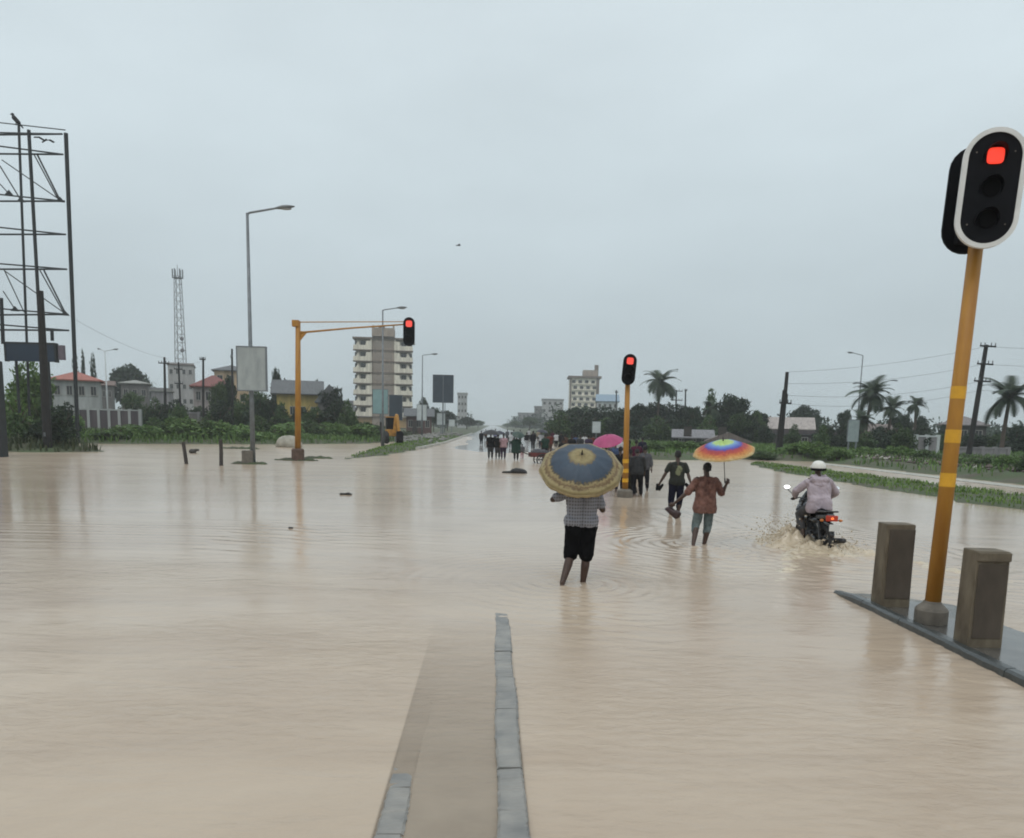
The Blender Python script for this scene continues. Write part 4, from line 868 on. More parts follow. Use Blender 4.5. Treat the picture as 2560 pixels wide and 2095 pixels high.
# ------------------------------------------------------------------ lamp posts, boards, poles
m_galv = mat('galvanised_steel', (0.16, 0.175, 0.185), 0.5, metal=0.3, scale=4, var=0.2)
m_lum = mat('lamp_housing', (0.14, 0.15, 0.155), 0.45, var=0.2)
m_glassd = mat('lamp_glass', (0.3, 0.31, 0.31), 0.2, var=0.1)
def lamp_post(label, px, pyb, pyt, Y, arm_px, rise=.25, r=.09, zb=None, mm=None):
    b = gnd(px, pyb) if Y is None else at(px, pyb, Y)
    if zb is not None: b = Vector((b.x, b.y, zb))
    tp = at(px, pyt, b.y); h = tp.z - b.z; mm = mm or m_galv
    t = thing('street_lamp', label, 'street lamp', b, 0, 'street lamps along the road')
    MB().tube([(0, 0, -.3), (0, 0, h * .3), (0, 0, h)], [r * 1.15, r * .95, r * .6], 12).build('pole', mm, t, smooth=True)
    for apx in (arm_px if isinstance(arm_px, tuple) else (arm_px,)):
        e = at(apx, pyt, b.y).x - b.x; s = 1 if e > 0 else -1; L_ = abs(e)
        hl = min(.9, L_ * .45)
        MB().tube([(0, 0, h - .05), (s * .12, 0, h + .02), (s * (L_ - hl), 0, h + rise * .7)], [r * .5, r * .48, r * .42], 8).build('arm', mm, t)
        mb = MB(); x0 = s * (L_ - hl); 
        vs = []; n = 8
        for q, (w, hh) in zip(np.linspace(0, 1, 6), ((.06, .05), (.12, .09), (.17, .12), (.17, .11), (.12, .08), (.03, .03))):
            for k in range(n):
                a = 6.2832 * k / n; vs.append((x0 + s * hl * q, w * math.cos(a), h + rise * (.7 + .3 * q) + hh * math.sin(a) * (1 if math.sin(a) > 0 else .6)))
        mb.add(vs, [(i * n + k, i * n + (k + 1) % n, (i + 1) * n + (k + 1) % n, (i + 1) * n + k) for i in range(5) for k in range(n)] + [tuple(range(n)), tuple(5 * n + k for k in range(n))])
        lh = mb.build('lamp_head', m_lum, t, smooth=True)
        MB().ell((x0 + s * hl * .55, 0, h + rise * .85 - .06), (hl * .3, .12, .05)).build('lens', m_glassd, lh, smooth=True)
    return t
m_board = mat('dirty_white_board', (0.24, 0.265, 0.265), 0.7, scale=1.6, col2=(0.36, 0.39, 0.385), detail=8, stretch=(1.5, 1, .6))
m_teal = mat('pale_teal_board', (0.22, 0.34, 0.34), 0.5, scale=1.0, var=.12)
m_darkb = mat('dark_blue_grey_board', (0.028, 0.042, 0.058), 0.6, scale=1.5, var=.2)
m_white = mat('white_board', (0.50, 0.53, 0.53), 0.6, scale=1.2, var=.15)
def board(label, px0, py0, px1, py1, Y, m, legs=((.5, 'c'),), foot=None, panels=1, thick=.10, cat='sign board', rz=0):
    a = at(px0, py1, Y); b = at(px1, py0, Y); c = (a + b) / 2; w = (b.x - a.x); h = b.z - a.z
    zb = foot if foot is not None else float(land_h([(c.x, c.y)])[0])
    t = thing('sign_board', label, cat, (c.x, c.y, zb), R(rz), 'blank boards beside the road')
    z0, z1 = a.z - zb, b.z - zb
    for k in range(panels):
        MB().box((-w / 2 + w * (k + .5) / panels, 0, (z0 + z1) / 2), (w / panels - (.03 if panels > 1 else 0), thick, z1 - z0)).build('panel', m, t, bevel=.01)
    fr = MB(); e = .05
    for (cx_, cz_, sx, sz) in ((0, z1, w + e, e), (0, z0, w + e, e)): fr.box((cx_, 0, cz_), (sx, thick + .03, sz))
    fr.box((-w / 2, 0, (z0 + z1) / 2), (e, thick + .026, z1 - z0)); fr.box((w / 2, 0, (z0 + z1) / 2), (e, thick + .026, z1 - z0))
    fr.build('frame', m_galv, t)
    for lx, _ in legs:
        MB().tube([(-w / 2 + w * lx, 0, -.4), (-w / 2 + w * lx, 0, z0)], .06 + .012 * h, 8).build('leg', m_galv, t)
    return t
lpA = lamp_post('tallest street lamp on a grey pole with a blank board, at left', 633, 1160, 533, None, 737, .35, .11)
pA = gnd(633, 1160)
board('dirty white curved-edge board hung on the tall left lamp post', 595, 868, 665, 976, pA.y - .16, m_board, legs=(), foot=0, thick=.16)
MB_ = MB(); MB_.box((0, 0, .28), (.52, .5, .75)); 
pl = MB_.build('plinth', m_conc, lpA, bevel=.03); pl.location = (-.22, 0, 0)
lamp_post('street lamp rising above the apartment tower, arm to the right', 957, 1095, 775, 64, 1018, .25, .09, zb=.2)
lamp_post('street lamp right of the apartment tower before the dark twin board', 1055, 1085, 888, 97, 1095, .2, .09, zb=.2)
lamp_post('small hazy street lamp far down the left verge', 1112, 1075, 955, 150, 1136, .2, .09, zb=.2)
lamp_post('street lamp with arm to the left beside the right palms', 2141, 1085, 888, 98, 2117, .35, .10, zb=.2)
lamp_post('white twin-armed lamp before the round tree at far left', 270, 1040, 878, 118, (243, 297), .35, .11, zb=.3, mm=mat('white_pole', (.45, .47, .47), .5, var=.1))
board('pale teal advertising board in front of the apartment tower', 932, 974, 970, 1034, 92, m_teal)
board('dark advertising board right of the teal one before the tower', 973, 988, 1006, 1050, 88, m_darkb)
board('tall dark twin-panel board standing against the sky', 1082, 938, 1134, 1006, 122, m_darkb, panels=2, thick=.3, legs=((.5, 0),))
board('white board beside the grey shed left of the road', 1042, 1012, 1067, 1051, 108, m_white)
board('small white board, second along the left verge', 1092, 1033, 1113, 1062, 125, m_white)
board('tiny white board, third along the left verge', 1122, 1049, 1137, 1066, 150, m_white)
board('small white board before the dark trees, left of a taller one', 1445, 1059, 1462, 1083, 112, m_white, foot=.3)
board('white board before the dark trees left of the magenta umbrella', 1480, 1054, 1502, 1082, 100, m_white, foot=.3)
board('tiny white board nearest the far road on the right', 1402, 1069, 1413, 1085, 150, m_white, foot=.3)
board('pale grey-green board below the right street lamp', 2117, 1050, 2149, 1104, 70, mat('pale_green_board', (.26, .31, .31), .6, var=.12), foot=.4, legs=((.15, 0), (.85, 0)))
m_pole = mat('creosoted_pole', (0.014, 0.013, 0.0125), 0.85, scale=5, var=.35, bump=.4)
def pole(label, px, pyb, ptx, pty, Y, r, arms=(), zb=.3, extra=None, name='utility_pole'):
    b = at(px, pyb, Y); b.z = zb; tp = at(ptx, pty, Y) - b
    t = thing(name, label, 'utility pole', b, 0, 'utility poles')
    MB().tube([tp * -.03, tp * .5, tp], [r * 1.15, r, r * .8], 10).build('pole', m_pole, t)
    for (fy, wpx) in arms:
        w = wpx * Y / FPX; c = tp * fy
        cr = MB().box((c.x, -r - .05, c.z), (w, .10, .12), Matrix.Translation(c) @ Matrix.Rotation(R(2), 4, 'Y') @ Matrix.Translation(-c)).build('crossarm', m_pole, t)
        for s in (-.46, -.2, .2, .46): MB().tube([(c.x + s * w, -r - .05, c.z + .05), (c.x + s * w, -r - .05, c.z + .28)], [.05, .035], 6).build('insulator', m_lum, cr)
    return t, b + tp
uA, tA = pole('thick leaning double utility pole behind the rainbow umbrella', 1949, 1140, 1968, 930, 62, .17, ((.62, 30),), .4)
bb = at(1949, 1140, 62); bb.z = .4; dt = at(1962, 975, 62) - bb
MB().tube([Vector((-.1, .1, 0)), dt], [.24, .17], 9).build('strut', m_pole, uA)
MB().box((dt.x * .8 - .02, -.25, dt.z * .86), (.34, .3, .8)).build('switch_box', m_pole, uA, bevel=.03)
uB, tB = pole('tall leaning utility pole with three crossarms right of the near signal', 2420, 1150, 2466, 862, 62, .19, ((.985, 40), (.83, 40), (.68, 42)), .4)
uC, tC = pole('utility pole before the unfinished pale block at left', 412, 1020, 411, 893, 92, .15, ((.92, 26),))
uD, tD = pole('utility pole with forked top before the red-roofed house at left', 507, 1050, 508, 893, 88, .13, ((.97, 14),))
uE, tE = pole('leaning utility pole below the radio mast', 452, 1030, 446, 905, 95, .12, ((.9, 20), (.70, 20)))
uF, tF = pole('bare dark pole left of the white lamp-post board', 580, 1030, 580, 872, 90, .13, ((.9, 4),))
uG, tG = pole('left leg of the twin pole stand right of the palm', 1690, 1060, 1691, 975, 128, .14, ((.98, 30), (.8, 30)))
uH, tH = pole('right leg of the twin pole stand right of the palm', 1714, 1060, 1714, 974, 128, .14, ((.98, 6),))
uI, tI = pole('thin far pole left of the second signal head', 1541, 1060, 1541, 975, 150, .13, ((.95, 8),))
uJ, tJ = pole('thick black stub pole standing before the billboard frame', 113, 1010, 100, 727, 47, .22, ((.05, 2),), .4)
uK, tK = pole('short dark post left of the yellow digger', 957, 1122, 952, 1050, 66, .13, ((.9, 3),), .2)
m_wire = mat('wire', (0.05, 0.055, 0.06), .6, var=.1)
def wire(label, a, b, sag, r=.010):
    P = [a.lerp(b, k / 16) + Vector((0, 0, -sag * 4 * (k / 16) * (1 - k / 16))) for k in range(17)]
    tag(MB().tube([p - a for p in P], r, 5).build('power_line', m_wire, None, loc=a), label, 'power line', 'overhead power lines')
wire('power line from the billboard frame down to the left poles', at(190, 800, 60), tC + Vector((.5, 0, -.2)), .4)
wire('power line between the two left utility poles', tC + Vector((-.4, 0, -.5)), tD + Vector((.1, 0, -.4)), .3)
for k, (f1, f2) in enumerate(((.985, 1.0), (.83, .86), (.68, .72), (.6, .62))):
    n_ = ('top', 'second', 'third', 'lowest')[k]
    b2 = at(2420, 1150, 62); b2.z = .4; q = b2.lerp(tB, f1); b1 = at(1949, 1140, 62); b1.z = .4; p = b1.lerp(tA, f2)
    wire(f'{n_} power line strung between the two leaning right utility poles', p, q, .35 + .1 * k)
    wire(f'{n_} power line leaving the crossarm pole at the right edge', q, q + Vector((30, -4, .5 + .2 * k)), .5)

# ------------------------------------------------------------------ billboard skeleton, left edge
m_steel = mat('dark_painted_steel', (0.009, 0.013, 0.015), 0.6, scale=4, var=.3)
YB = 54.0
bl = thing('billboard_frame', 'tall empty billboard frame of dark steel bars at the left edge', 'billboard frame', (at(100, 1030, YB).x, YB, .3))
def bar(p, q, r, nm, m=None, n=7):
    p = Vector(p) - bl.location; q = Vector(q) - bl.location
    MB().tube([p, q], [r, r], n).build(nm, m or m_steel, bl)
def bp(px, py, dy=0): return at(px, py, YB + dy)
gp = lambda px, py, dy=0: Vector((bp(px, py, dy).x, YB + dy, .3))
bar(bp(165, 333), Vector((bp(192, 1050).x, YB, .3)), .13, 'post'); bar(bp(72, 325), Vector((bp(113, 1050).x, YB, .3)), .11, 'post')
bar(bp(47, 312, 2), bp(74, 1040, 2), .085, 'post'); bar(bp(-60, 318), bp(-50, 1040), .11, 'post'); bar(bp(3, 745), bp(8, 860), .12, 'post')
for (yl, yr, yl2) in ((338, 335, 338), (384, 386, 362), (503, 503, 485), (586, 586, 567), (673, 673, 660), (788, 786, 772), (824, 826, 812)):
    bar(bp(-90, yl), bp(156 + (yr - 335) * .033, yr), .060, 'rail'); bar(bp(-90, yl2 - 8, 2.0), bp(156 + (yr - 335) * .033, yr), .05, 'rail')
bar(bp(-60, 300, 3), bp(163, 325), .035, 'rail')
for (x0, y0, x1, y1, r_) in ((94, 388, 150, 500, .055), (86, 388, 145, 498, .04), (5, 400, 150, 500, .035), (0, 415, 52, 500, .04), (0, 460, 22, 484, .035),
                         (110, 676, 163, 782, .055), (100, 676, 158, 780, .04), (10, 676, 160, 782, .035), (12, 678, 60, 780, .035), (8, 728, 38, 774, .035)):
    bar(bp(x0, y0, .6), bp(x1, y1, 0), r_, 'brace')
for x_, y_ in ((150, 500), (162, 784), (22, 483), (37, 773), (52, 500)):
    c = bp(x_, y_, -.05) - bl.location; MB().extr([(c.x - .28, c.z - .12), (c.x + .3, c.z - .14), (c.x + .02, c.z + .2)], c.y - .04, c.y + .04).build('gusset', m_steel, bl)
bar(bp(130, 826), bp(131, 852), .11, 'hanger'); 
m_bluep = mat('dark_blue_panel', (0.006, 0.020, 0.042), .5, scale=.8, var=.25)
def slab(name, label, cat, px0, py0, px1, py1, Y, th, m, zb=None, trim=None):
    a = at(px0, py1, Y); b = at(px1, py0, Y)
    t = thing(name, label, cat, ((a.x + b.x) / 2, Y, a.z if zb is None else zb)); w = b.x - a.x; z0 = 0; h = b.z - t.location.z
    MB().box((0, 0, h / 2), (w, th, h)).build('panel', m, t, bevel=.02)
    for s in (-1, 1): MB().box((s * w / 2, 0, h / 2), (.12, th + .06, h + .08)).build('edge_trim', trim or m_steel, t)
    MB().box((0, 0, h), (w, th + .06, .12)).build('top_trim', trim or m_steel, t)
    return t
bs = slab('name_panel', 'dark blue horizontal panel fixed under the billboard frame', 'panel', 18, 860, 140, 902, YB - .4, .3, m_bluep)
MB().box((bs.children[0].dimensions.x / 2 + .45 if False else 1.95, .05, .62), (.36, .24, .95)).build('side_panel', mat('mauve_grey', (.12, .10, .12), .6), bs)
for s in (-1.1, 1.0): MB().tube([(s, .1, 0), (s, .1, -3.4)], .09, 8).build('leg', m_steel, bs)
slab('blue_pillar', 'tall blue pillar at the far left edge of the view', 'pillar', -34, 905, -6, 1108, 40, .5, mat('blue_paint', (.018, .05, .13), .5, scale=2, var=.2), zb=-.1)
# birds
m_crow = mat('crow_feathers', (.007, .008, .010), .6, var=.3)
def bird(label, p, flying, rz, s=1.0):
    t = thing('crow', label, 'bird', p, rz); t.scale = (s,) * 3; mb = MB()
    if flying:
        mb.cap((-.14, 0, 0), (.12, 0, .02), .045, .05); mb.ell((.2, 0, .04), (.05, .045, .045)); mb.cap((.24, 0, .035), (.30, 0, .03), .016, .006); mb.cap((-.16, 0, 0), (-.32, 0, -.01), .03, .045)
        link('body', remesh(mb, 'body', m_crow, .015, 2), t)
        for k in (-1, 1):
            vs = [(.10, k * .03, .03), (-.10, k * .03, .02), (-.14, k * .28, .12), (.06, k * .30, .14), (-.18, k * .52, .06), (-.02, k * .56, .08)]
            w = link('wing', raw_mesh('wing', vs, [(0, 1, 2, 3), (3, 2, 4, 5)], m_crow), t); q = w.modifiers.new('t', 'SOLIDIFY'); q.thickness = .015
    else:
        mb.cap((-.10, 0, .12), (.06, 0, .30), .09, .10); mb.ell((.11, 0, .43), (.07, .06, .065)); mb.cap((.16, 0, .43), (.24, 0, .41), .02, .006); mb.cap((-.12, 0, .1), (-.26, 0, -.08), .05, .03)
        link('body', remesh(mb, 'body', m_crow, .018, 2), t)
        for k in (-.04, .04): MB().tube([(0, k, 0), (0, k, .12)], .012, 5).build('leg', m_crow, t)
pb = bp(46, 313, 2)
bird('black crow perched on top of the billboard frame', pb + Vector((-.15, 0, 0)), False, R(200), 1.5)
bird('black bird hanging below the top rail of the billboard frame', bp(112, 352, -.5), True, R(-40), 1.1)
bird('tiny distant bird alone in the middle of the sky', at(1147, 614, 70), True, R(20), .75)

# radio mast
YM = 235.0; mb0 = at(452, 1035, YM); mtop = at(444, 690, YM)
ms = thing('radio_mast', 'hazy lattice radio mast with antennas rising behind the left houses', 'radio mast', (mtop.x, YM, .5))
m_mast = mat('mast_steel', (.15, .14, .145), .6, var=.3, scale=.2)
HT = mtop.z - .5; lg = lambda z, sx, sy: Vector((sx * (1.5 - .75 * z / HT), sy * (1.5 - .75 * z / HT), z))
for sx in (-1, 1):
    for sy in (-1, 1): MB().tube([lg(0, sx, sy), lg(HT, sx, sy)], [.12, .09], 5).build('leg', m_mast, ms)
nb = 18
for k in range(nb):
    z0, z1 = HT * k / nb, HT * (k + 1) / nb
    br = MB()
    for (a, b) in (((-1, -1), (1, -1)), ((1, -1), (1, 1)), ((1, 1), (-1, 1)), ((-1, 1), (-1, -1))):
        br.tube([lg(z0, *a), lg(z1, *b)], .05, 4); br.tube([lg(z1, *a), lg(z1, *b)], .045, 4)
    br.build('bracing', m_mast, ms)
for k in range(6):
    a = k * 1.047 + .3; MB().box((1.35 * math.cos(a), 1.35 * math.sin(a), HT + .6), (.32, .2, 2.6), None).build('antenna', mat('antenna_grey', (.16, .17, .18), .6), ms, bevel=.03)
MB().lathe([(1.3, HT - .6), (1.3, HT - .5)], 12).build('platform', m_mast, ms)
MB().tube([(0, 0, HT), (0, 0, HT + 3.2)], [.12, .06], 6).build('lightning_rod', m_mast, ms)
for z in (.58, .50): MB().ell((.9, -.9, HT * z), (.6, .3, .6)).build('dish', m_mast, ms, smooth=True)
# ------------------------------------------------------------------ buildings
m_pane = mat('dark_window', (.018, .020, .022), .2, var=.3, scale=.5)
m_frame = mat('window_frame', (.28, .27, .25), .6, var=.15)
def wallm(name, c, v=.14): return mat('wall_' + name, tuple(q * .72 for q in c), .85, scale=1.1, col2=tuple(q * 1.12 for q in c), bump=.2, detail=12, stretch=(1.6, 1.6, .22))
def roofm(name, c): return mat('roof_' + name, c, .75, scale=1.2, var=.25, bump=.3, stretch=(4, 1, 1))
def window(parent, x, z, w, h, y, frame=None, pane=None):
    f = MB(); e = .09
    f.box((x, y, z + h / 2), (w + 2 * e, .10, e)); f.box((x, y, z - h / 2), (w + 2 * e, .14, e)); f.box((x - w / 2 - e / 2, y + .002, z), (e, .10, h)); f.box((x + w / 2 + e / 2, y + .002, z), (e, .10, h)); f.box((x, y + .01, z), (e * .6, .06, h))
    o = f.build('window', frame or m_frame, parent); MB().box((x, y + .02, z), (w, .05, h)).build('pane', pane or m_pane, o)
def house(label, px0, px1, pye, pyr, Y, wall, roof, kind='hip', depth=8, zb=.5, rz=0, wins=3, door=True, eave=.5, wrows=1, cat='house', name='house'):
    a = at(px0, pye, Y); b = at(px1, pye, Y); w = b.x - a.x; cx_ = (a.x + b.x) / 2
    he = a.z * .5 + b.z * .5 - zb; hr = at((px0 + px1) / 2, pyr, Y).z - zb - he
    depth = min(depth, 6.5) if Y < 200 else depth; rz = rz or math.degrees(math.atan2(-cx_, Y)) * .85
    t = thing(name, label, cat, (cx_, Y + depth / 2, zb), R(rz))
    MB().box((0, 0, he / 2 - .15), (w, depth, he + .3)).build('wall', wall, t)
    d2 = depth / 2 + eave; w2 = w / 2 + eave; hr = max(hr, .15)
    if kind == 'hip':
        rl = max(.2, w2 - d2 * .9); vs = [(-w2, -d2, he), (w2, -d2, he), (w2, d2, he), (-w2, d2, he), (-rl, 0, he + hr), (rl, 0, he + hr), (-w2, -d2, he - .15), (w2, -d2, he - .15), (w2, d2, he - .15), (-w2, d2, he - .15)]
        MB().add(vs, [(0, 1, 5, 4), (1, 2, 5), (2, 3, 4, 5), (3, 0, 4), (6, 9, 8, 7), (0, 6, 7, 1), (1, 7, 8, 2), (2, 8, 9, 3), (3, 9, 6, 0)]).build('roof', roof, t)
    elif kind == 'gable':
        vs = [(-w2, -d2, he), (w2, -d2, he), (w2, d2, he), (-w2, d2, he), (-w2, 0, he + hr), (w2, 0, he + hr), (-w2, -d2, he - .12), (w2, -d2, he - .12), (w2, d2, he - .12), (-w2, d2, he - .12)]
        MB().add(vs, [(0, 1, 5, 4), (2, 3, 4, 5), (1, 2, 5), (3, 0, 4), (6, 9, 8, 7), (0, 6, 7, 1), (1, 7, 8, 2), (2, 8, 9, 3), (3, 9, 6, 0)]).build('roof', roof, t)
    elif kind == 'front':
        vs = [(-w2, -d2, he), (w2, -d2, he), (w2, d2, he), (-w2, d2, he), (0, -d2, he + hr), (0, d2, he + hr), (-w2, -d2, he - .12), (w2, -d2, he - .12), (w2, d2, he - .12), (-w2, d2, he - .12)]
        MB().add(vs, [(0, 1, 4), (2, 3, 5), (1, 2, 5, 4), (3, 0, 4, 5), (6, 9, 8, 7), (0, 6, 7, 1), (1, 7, 8, 2), (2, 8, 9, 3), (3, 9, 6, 0)]).build('roof', roof, t)
    else:
        MB().box((0, 0, he + .1), (w + eave, depth + eave, .22)).build('roof', roof, t)
        MB().box((0, -d2 * .9, he + .35), (w + eave * .8, .2, .5)).build('parapet', wall, t)
    fh = he / wrows
    for r_ in range(wrows):
        for k in range(wins):
            window(t, -w / 2 + w * (k + .5) / wins, fh * (r_ + .55), min(1.1, w / wins * .42), min(1.2, fh * .4), -depth / 2 - .03)
    if door:
        dd = MB().box((w * .5 / wins - w / 2 + w / wins * .5, -depth / 2 - .04, 1.0), (.9, .08, 2.0)).build('door', m_wood, t)
        MB().ell((w * .5 / wins - w / 2 + w / wins * .5 + .33, -depth / 2 - .1, 1.0), .05, None, 8, 6).build('handle', m_lum, dd)
    return t
house('white-walled house with orange-red hip roof beyond the billboard', 105, 213, 948, 925, 105, wallm('dullwhite', (.36, .37, .36)), roofm('red', (.30, .11, .085)), 'hip', 9, wins=4, wrows=2)
house('grey house with pale flat roof below the round tree', 288, 350, 957, 948, 150, wallm('grey', (.15, .14, .135)), roofm('grey', (.24, .24, .22)), 'hip', 9, wins=3, wrows=2)
house('small grey house with brown roof left of the white lamp', 236, 262, 962, 950, 160, wallm('grey', (.15, .14, .135)), roofm('brown', (.13, .085, .07)), 'gable', 7, wins=2, wrows=2)
house('low pale wall building behind the weeds between lamp and mast', 362, 410, 978, 970, 140, wallm('pale', (.23, .22, .225)), roofm('grey', (.24, .24, .22)), 'flat', 8, wins=3)
ub = house('unfinished pale multi-storey block behind the left utility pole', 402, 462, 912, 906, 215, wallm('pale3', (.40, .38, .37)), roofm('brown', (.13, .085, .07)), 'flat', 12, wins=4, wrows=4, door=False)
house('house with dark red hip roof and white columns at left centre', 468, 560, 965, 935, 112, wallm('cream', (.30, .26, .25)), roofm('darkred', (.17, .062, .055)), 'hip', 9, wins=4, wrows=2)
house('peach-coloured block with grey roof behind the red-roofed house', 525, 605, 925, 910, 150, wallm('peach', (.46, .33, .21)), roofm('slate', (.10, .105, .11)), 'hip', 10, wins=3, wrows=3, door=False)
house('yellow house with dark doorways behind the gantry post', 682, 783, 984, 948, 122, wallm('yellow', (.48, .36, .11)), roofm('slate', (.10, .105, .11)), 'gable', 10, wins=4, wrows=1, eave=.9)
house('grey steep-roofed shed right of the yellow house', 786, 842, 1005, 960, 118, wallm('grey', (.15, .14, .135)), roofm('slate', (.10, .105, .11)), 'front', 9, wins=2)
house('dark wide shed with rusty roof left of the road boards', 1012, 1075, 1040, 1020, 130, wallm('maroon', (.12, .07, .065)), roofm('slate', (.10, .105, .11)), 'gable', 9, wins=3)
house('long pale-roofed house behind the leaning double pole', 1893, 2042, 1072, 1042, 118, wallm('mauvegrey', (.17, .15, .155)), roofm('pale', (.33, .29, .27)), 'gable', 9, wins=5, zb=.6)
house('low dark market shed left of the leaning double pole', 1705, 1790, 1094, 1074, 92, wallm('dark', (.06, .055, .05)), roofm('paleblue', (.17, .165, .175)), 'gable', 6, wins=3, zb=.5)
house('low brown-roofed market stall behind the rainbow umbrella', 1792, 1884, 1104, 1081, 86, wallm('dark', (.06, .055, .05)), roofm('rust', (.15, .12, .11)), 'front', 6, wins=3, zb=.5)
house('low dark wall building below the pale-roofed house', 1960, 2105, 1088, 1078, 100, wallm('darkmauve', (.085, .07, .075)), roofm('slate', (.10, .105, .11)), 'flat', 6, wins=5, zb=.5)
house('grey-roofed house right of the near signal pole', 2395, 2490, 1062, 1040, 105, wallm('dark', (.06, .055, .05)), roofm('mauve', (.16, .14, .14)), 'hip', 8, wins=3, zb=.6)
house('low brown house between the right palms', 2192, 2300, 1080, 1060, 108, wallm('mauvegrey', (.17, .15, .155)), roofm('rust', (.15, .12, .11)), 'gable', 8, wins=4, zb=.6)
house('pale blue roofed hall beside the right tower', 1500, 1552, 1003, 984, 260, wallm('white', (.50, .52, .52)), roofm('blue', (.20, .27, .34)), 'gable', 14, wins=4, wrows=3, door=False)
house('hazy pale block left of the right tower', 1358, 1412, 1000, 992, 380, wallm('pale2', (.40, .40, .40)), roofm('slate', (.10, .105, .11)), 'flat', 18, wins=4, wrows=4, door=False, cat='building', name='apartment_block')
house('stepped hazy block with dark roof before the pale one', 1338, 1372, 1018, 1010, 430, wallm('grey', (.15, .14, .135)), roofm('slate', (.10, .105, .11)), 'flat', 16, wins=3, wrows=4, door=False, cat='building', name='apartment_block')
house('faint low block far down the right of the road', 1296, 1338, 1034, 1028, 520, wallm('pale', (.23, .22, .225)), roofm('slate', (.10, .105, .11)), 'flat', 16, wins=4, wrows=3, door=False, cat='building', name='apartment_block')
house('faint pale tower right of the dark twin board', 1143, 1167, 985, 976, 330, wallm('pale2', (.40, .40, .40)), roofm('grey', (.24, .24, .22)), 'flat', 12, wins=3, wrows=5, door=False, cat='building', name='apartment_block')
house('faint grey block just left of the apartment tower', 852, 880, 1005, 998, 300, wallm('pale', (.23, .22, .225)), roofm('slate', (.10, .105, .11)), 'flat', 12, wins=3, wrows=3, door=False, cat='building', name='apartment_block')
# apartment tower, left
YT = 232.0; pl0 = at(880, 1040, YT); pr0 = at(1027, 1040, YT); WT = pr0.x - pl0.x; zt = at(953, 848, YT).z
tw = thing('apartment_tower', 'eight-storey cream apartment tower with brown central shaft and notched balconies', 'building', ((pl0.x + pr0.x) / 2, YT + 7, .5), R(4))
m_cream = wallm('towercream', (.74, .68, .57), .1); m_core = wallm('towercore', (.34, .275, .225), .12); m_ledge = wallm('ledge', (.16, .125, .10), .2); m_och = wallm('ochre', (.42, .27, .12), .15)
HH = zt - .5; nf = 8; fl = HH / nf; cw = WT * .37
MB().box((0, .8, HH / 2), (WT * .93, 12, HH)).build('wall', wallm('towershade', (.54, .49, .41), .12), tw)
MB().box((0, -5.6, HH / 2 + fl * .2), (cw, 2.0, HH + fl * .4)).build('central_shaft', m_core, tw)
MB().box((0, -4.6, HH + fl * .62), (cw, 6, fl * .75)).build('lift_house', m_core, tw)
MB().box((-.5, -5.2, HH + fl * 1.1), (1.8, 1.6, .9)).build('water_tank', m_ledge, tw, bevel=.15)
for s in (-1, 1): MB().box((s * cw * .46, -5.2, HH + fl * 1.15), (.5, 1, .7)).build('post', m_core, tw)
MB().box((0, .2, HH + .25), (WT * 1.02, 14.4, .5)).build('roof_slab', m_ledge, tw)
for k in range(nf):
    z = fl * k
    if k: MB().box((0, -6.68, z), (cw + .1, .2, .55)).build('ledge', m_ledge, tw)
    if k: MB().box((0, -6.63, z + fl * .5), (cw * .8, .08, fl * .45)).build('shaft_panel', mat('shaft_panel', (.27, .225, .19), .8, var=.1), tw)
    for s in (-1, 1):
        xc = s * (cw / 2 + (WT - cw) / 4); bw = (WT - cw) / 2 - .1
        if k == 0: MB().box((xc, -5.6, fl * .5), (bw, 1.4, fl * .9)).build('ground_wall', m_och, tw); continue
        bal = MB(); zz = z + .05; hp = fl * .80; hl = fl * .42
        poly = [(xc - bw / 2, zz), (xc + bw / 2, zz), (xc + bw / 2, zz + hl if s > 0 else zz + hp), (xc + bw * (.30 if s < 0 else .36), zz + (hp if s < 0 else hl)), (xc + bw * .22, zz + hp * (1 if s > 0 else 1)), (xc + bw * .16, zz + hl), (xc - bw * .16, zz + hl), (xc - bw * .22, zz + hp), (xc - bw * .36, zz + (hl if s < 0 else hp)), (xc - bw / 2, zz + (hl if s < 0 else hp))]
        bal.extr(poly, -7.2, -7.0); bo = bal.build('balcony', m_cream, tw)
        MB().box((xc, -6.2, z), (bw + .15, 2.1, .28)).build('slab', m_ledge, bo)
        MB().box((xc - s * bw * .46, -6.1, z + fl * .5), (.25, 2.0, fl * .95)).build('side_wall', m_cream, bo)
        window(tw, xc, z + fl * .60, bw * .24, fl * .50, -5.3)
        window(tw, xc + s * bw * .38, z + fl * .60, bw * .10, fl * .42, -5.3)
# right tower
YR = 350.0; pl0 = at(1424, 1060, YR); pr0 = at(1496, 1060, YR); WR = pr0.x - pl0.x; zr = at(1460, 945, YR).z
rt = thing('apartment_tower', 'hazy cream tower with dark flat roof slab above the right trees', 'building', ((pl0.x + pr0.x) / 2, YR + 6, .5), R(-3))
HH = zr - .5
MB().box((0, 0, HH / 2), (WR, 12, HH)).build('wall', m_cream, rt); MB().box((0, 0, HH + .4), (WR * 1.14, 14, .9)).build('roof_slab', m_ledge, rt)
MB().box((WR * .20, 0, HH + 2.2), (WR * .5, 6, 3.0)).build('roof_house', m_core, rt); MB().box((WR * .42, 0, HH + 3.4), (1.6, 3, 5.4)).build('stair_tower', m_ledge, rt)
MB().box((WR * .45, -6.1, HH / 2), (WR * .10, .5, HH)).build('corner_pier', m_ledge, rt); MB().box((-WR * .48, -6.1, HH / 2), (WR * .05, .5, HH)).build('corner_pier', m_ledge, rt)
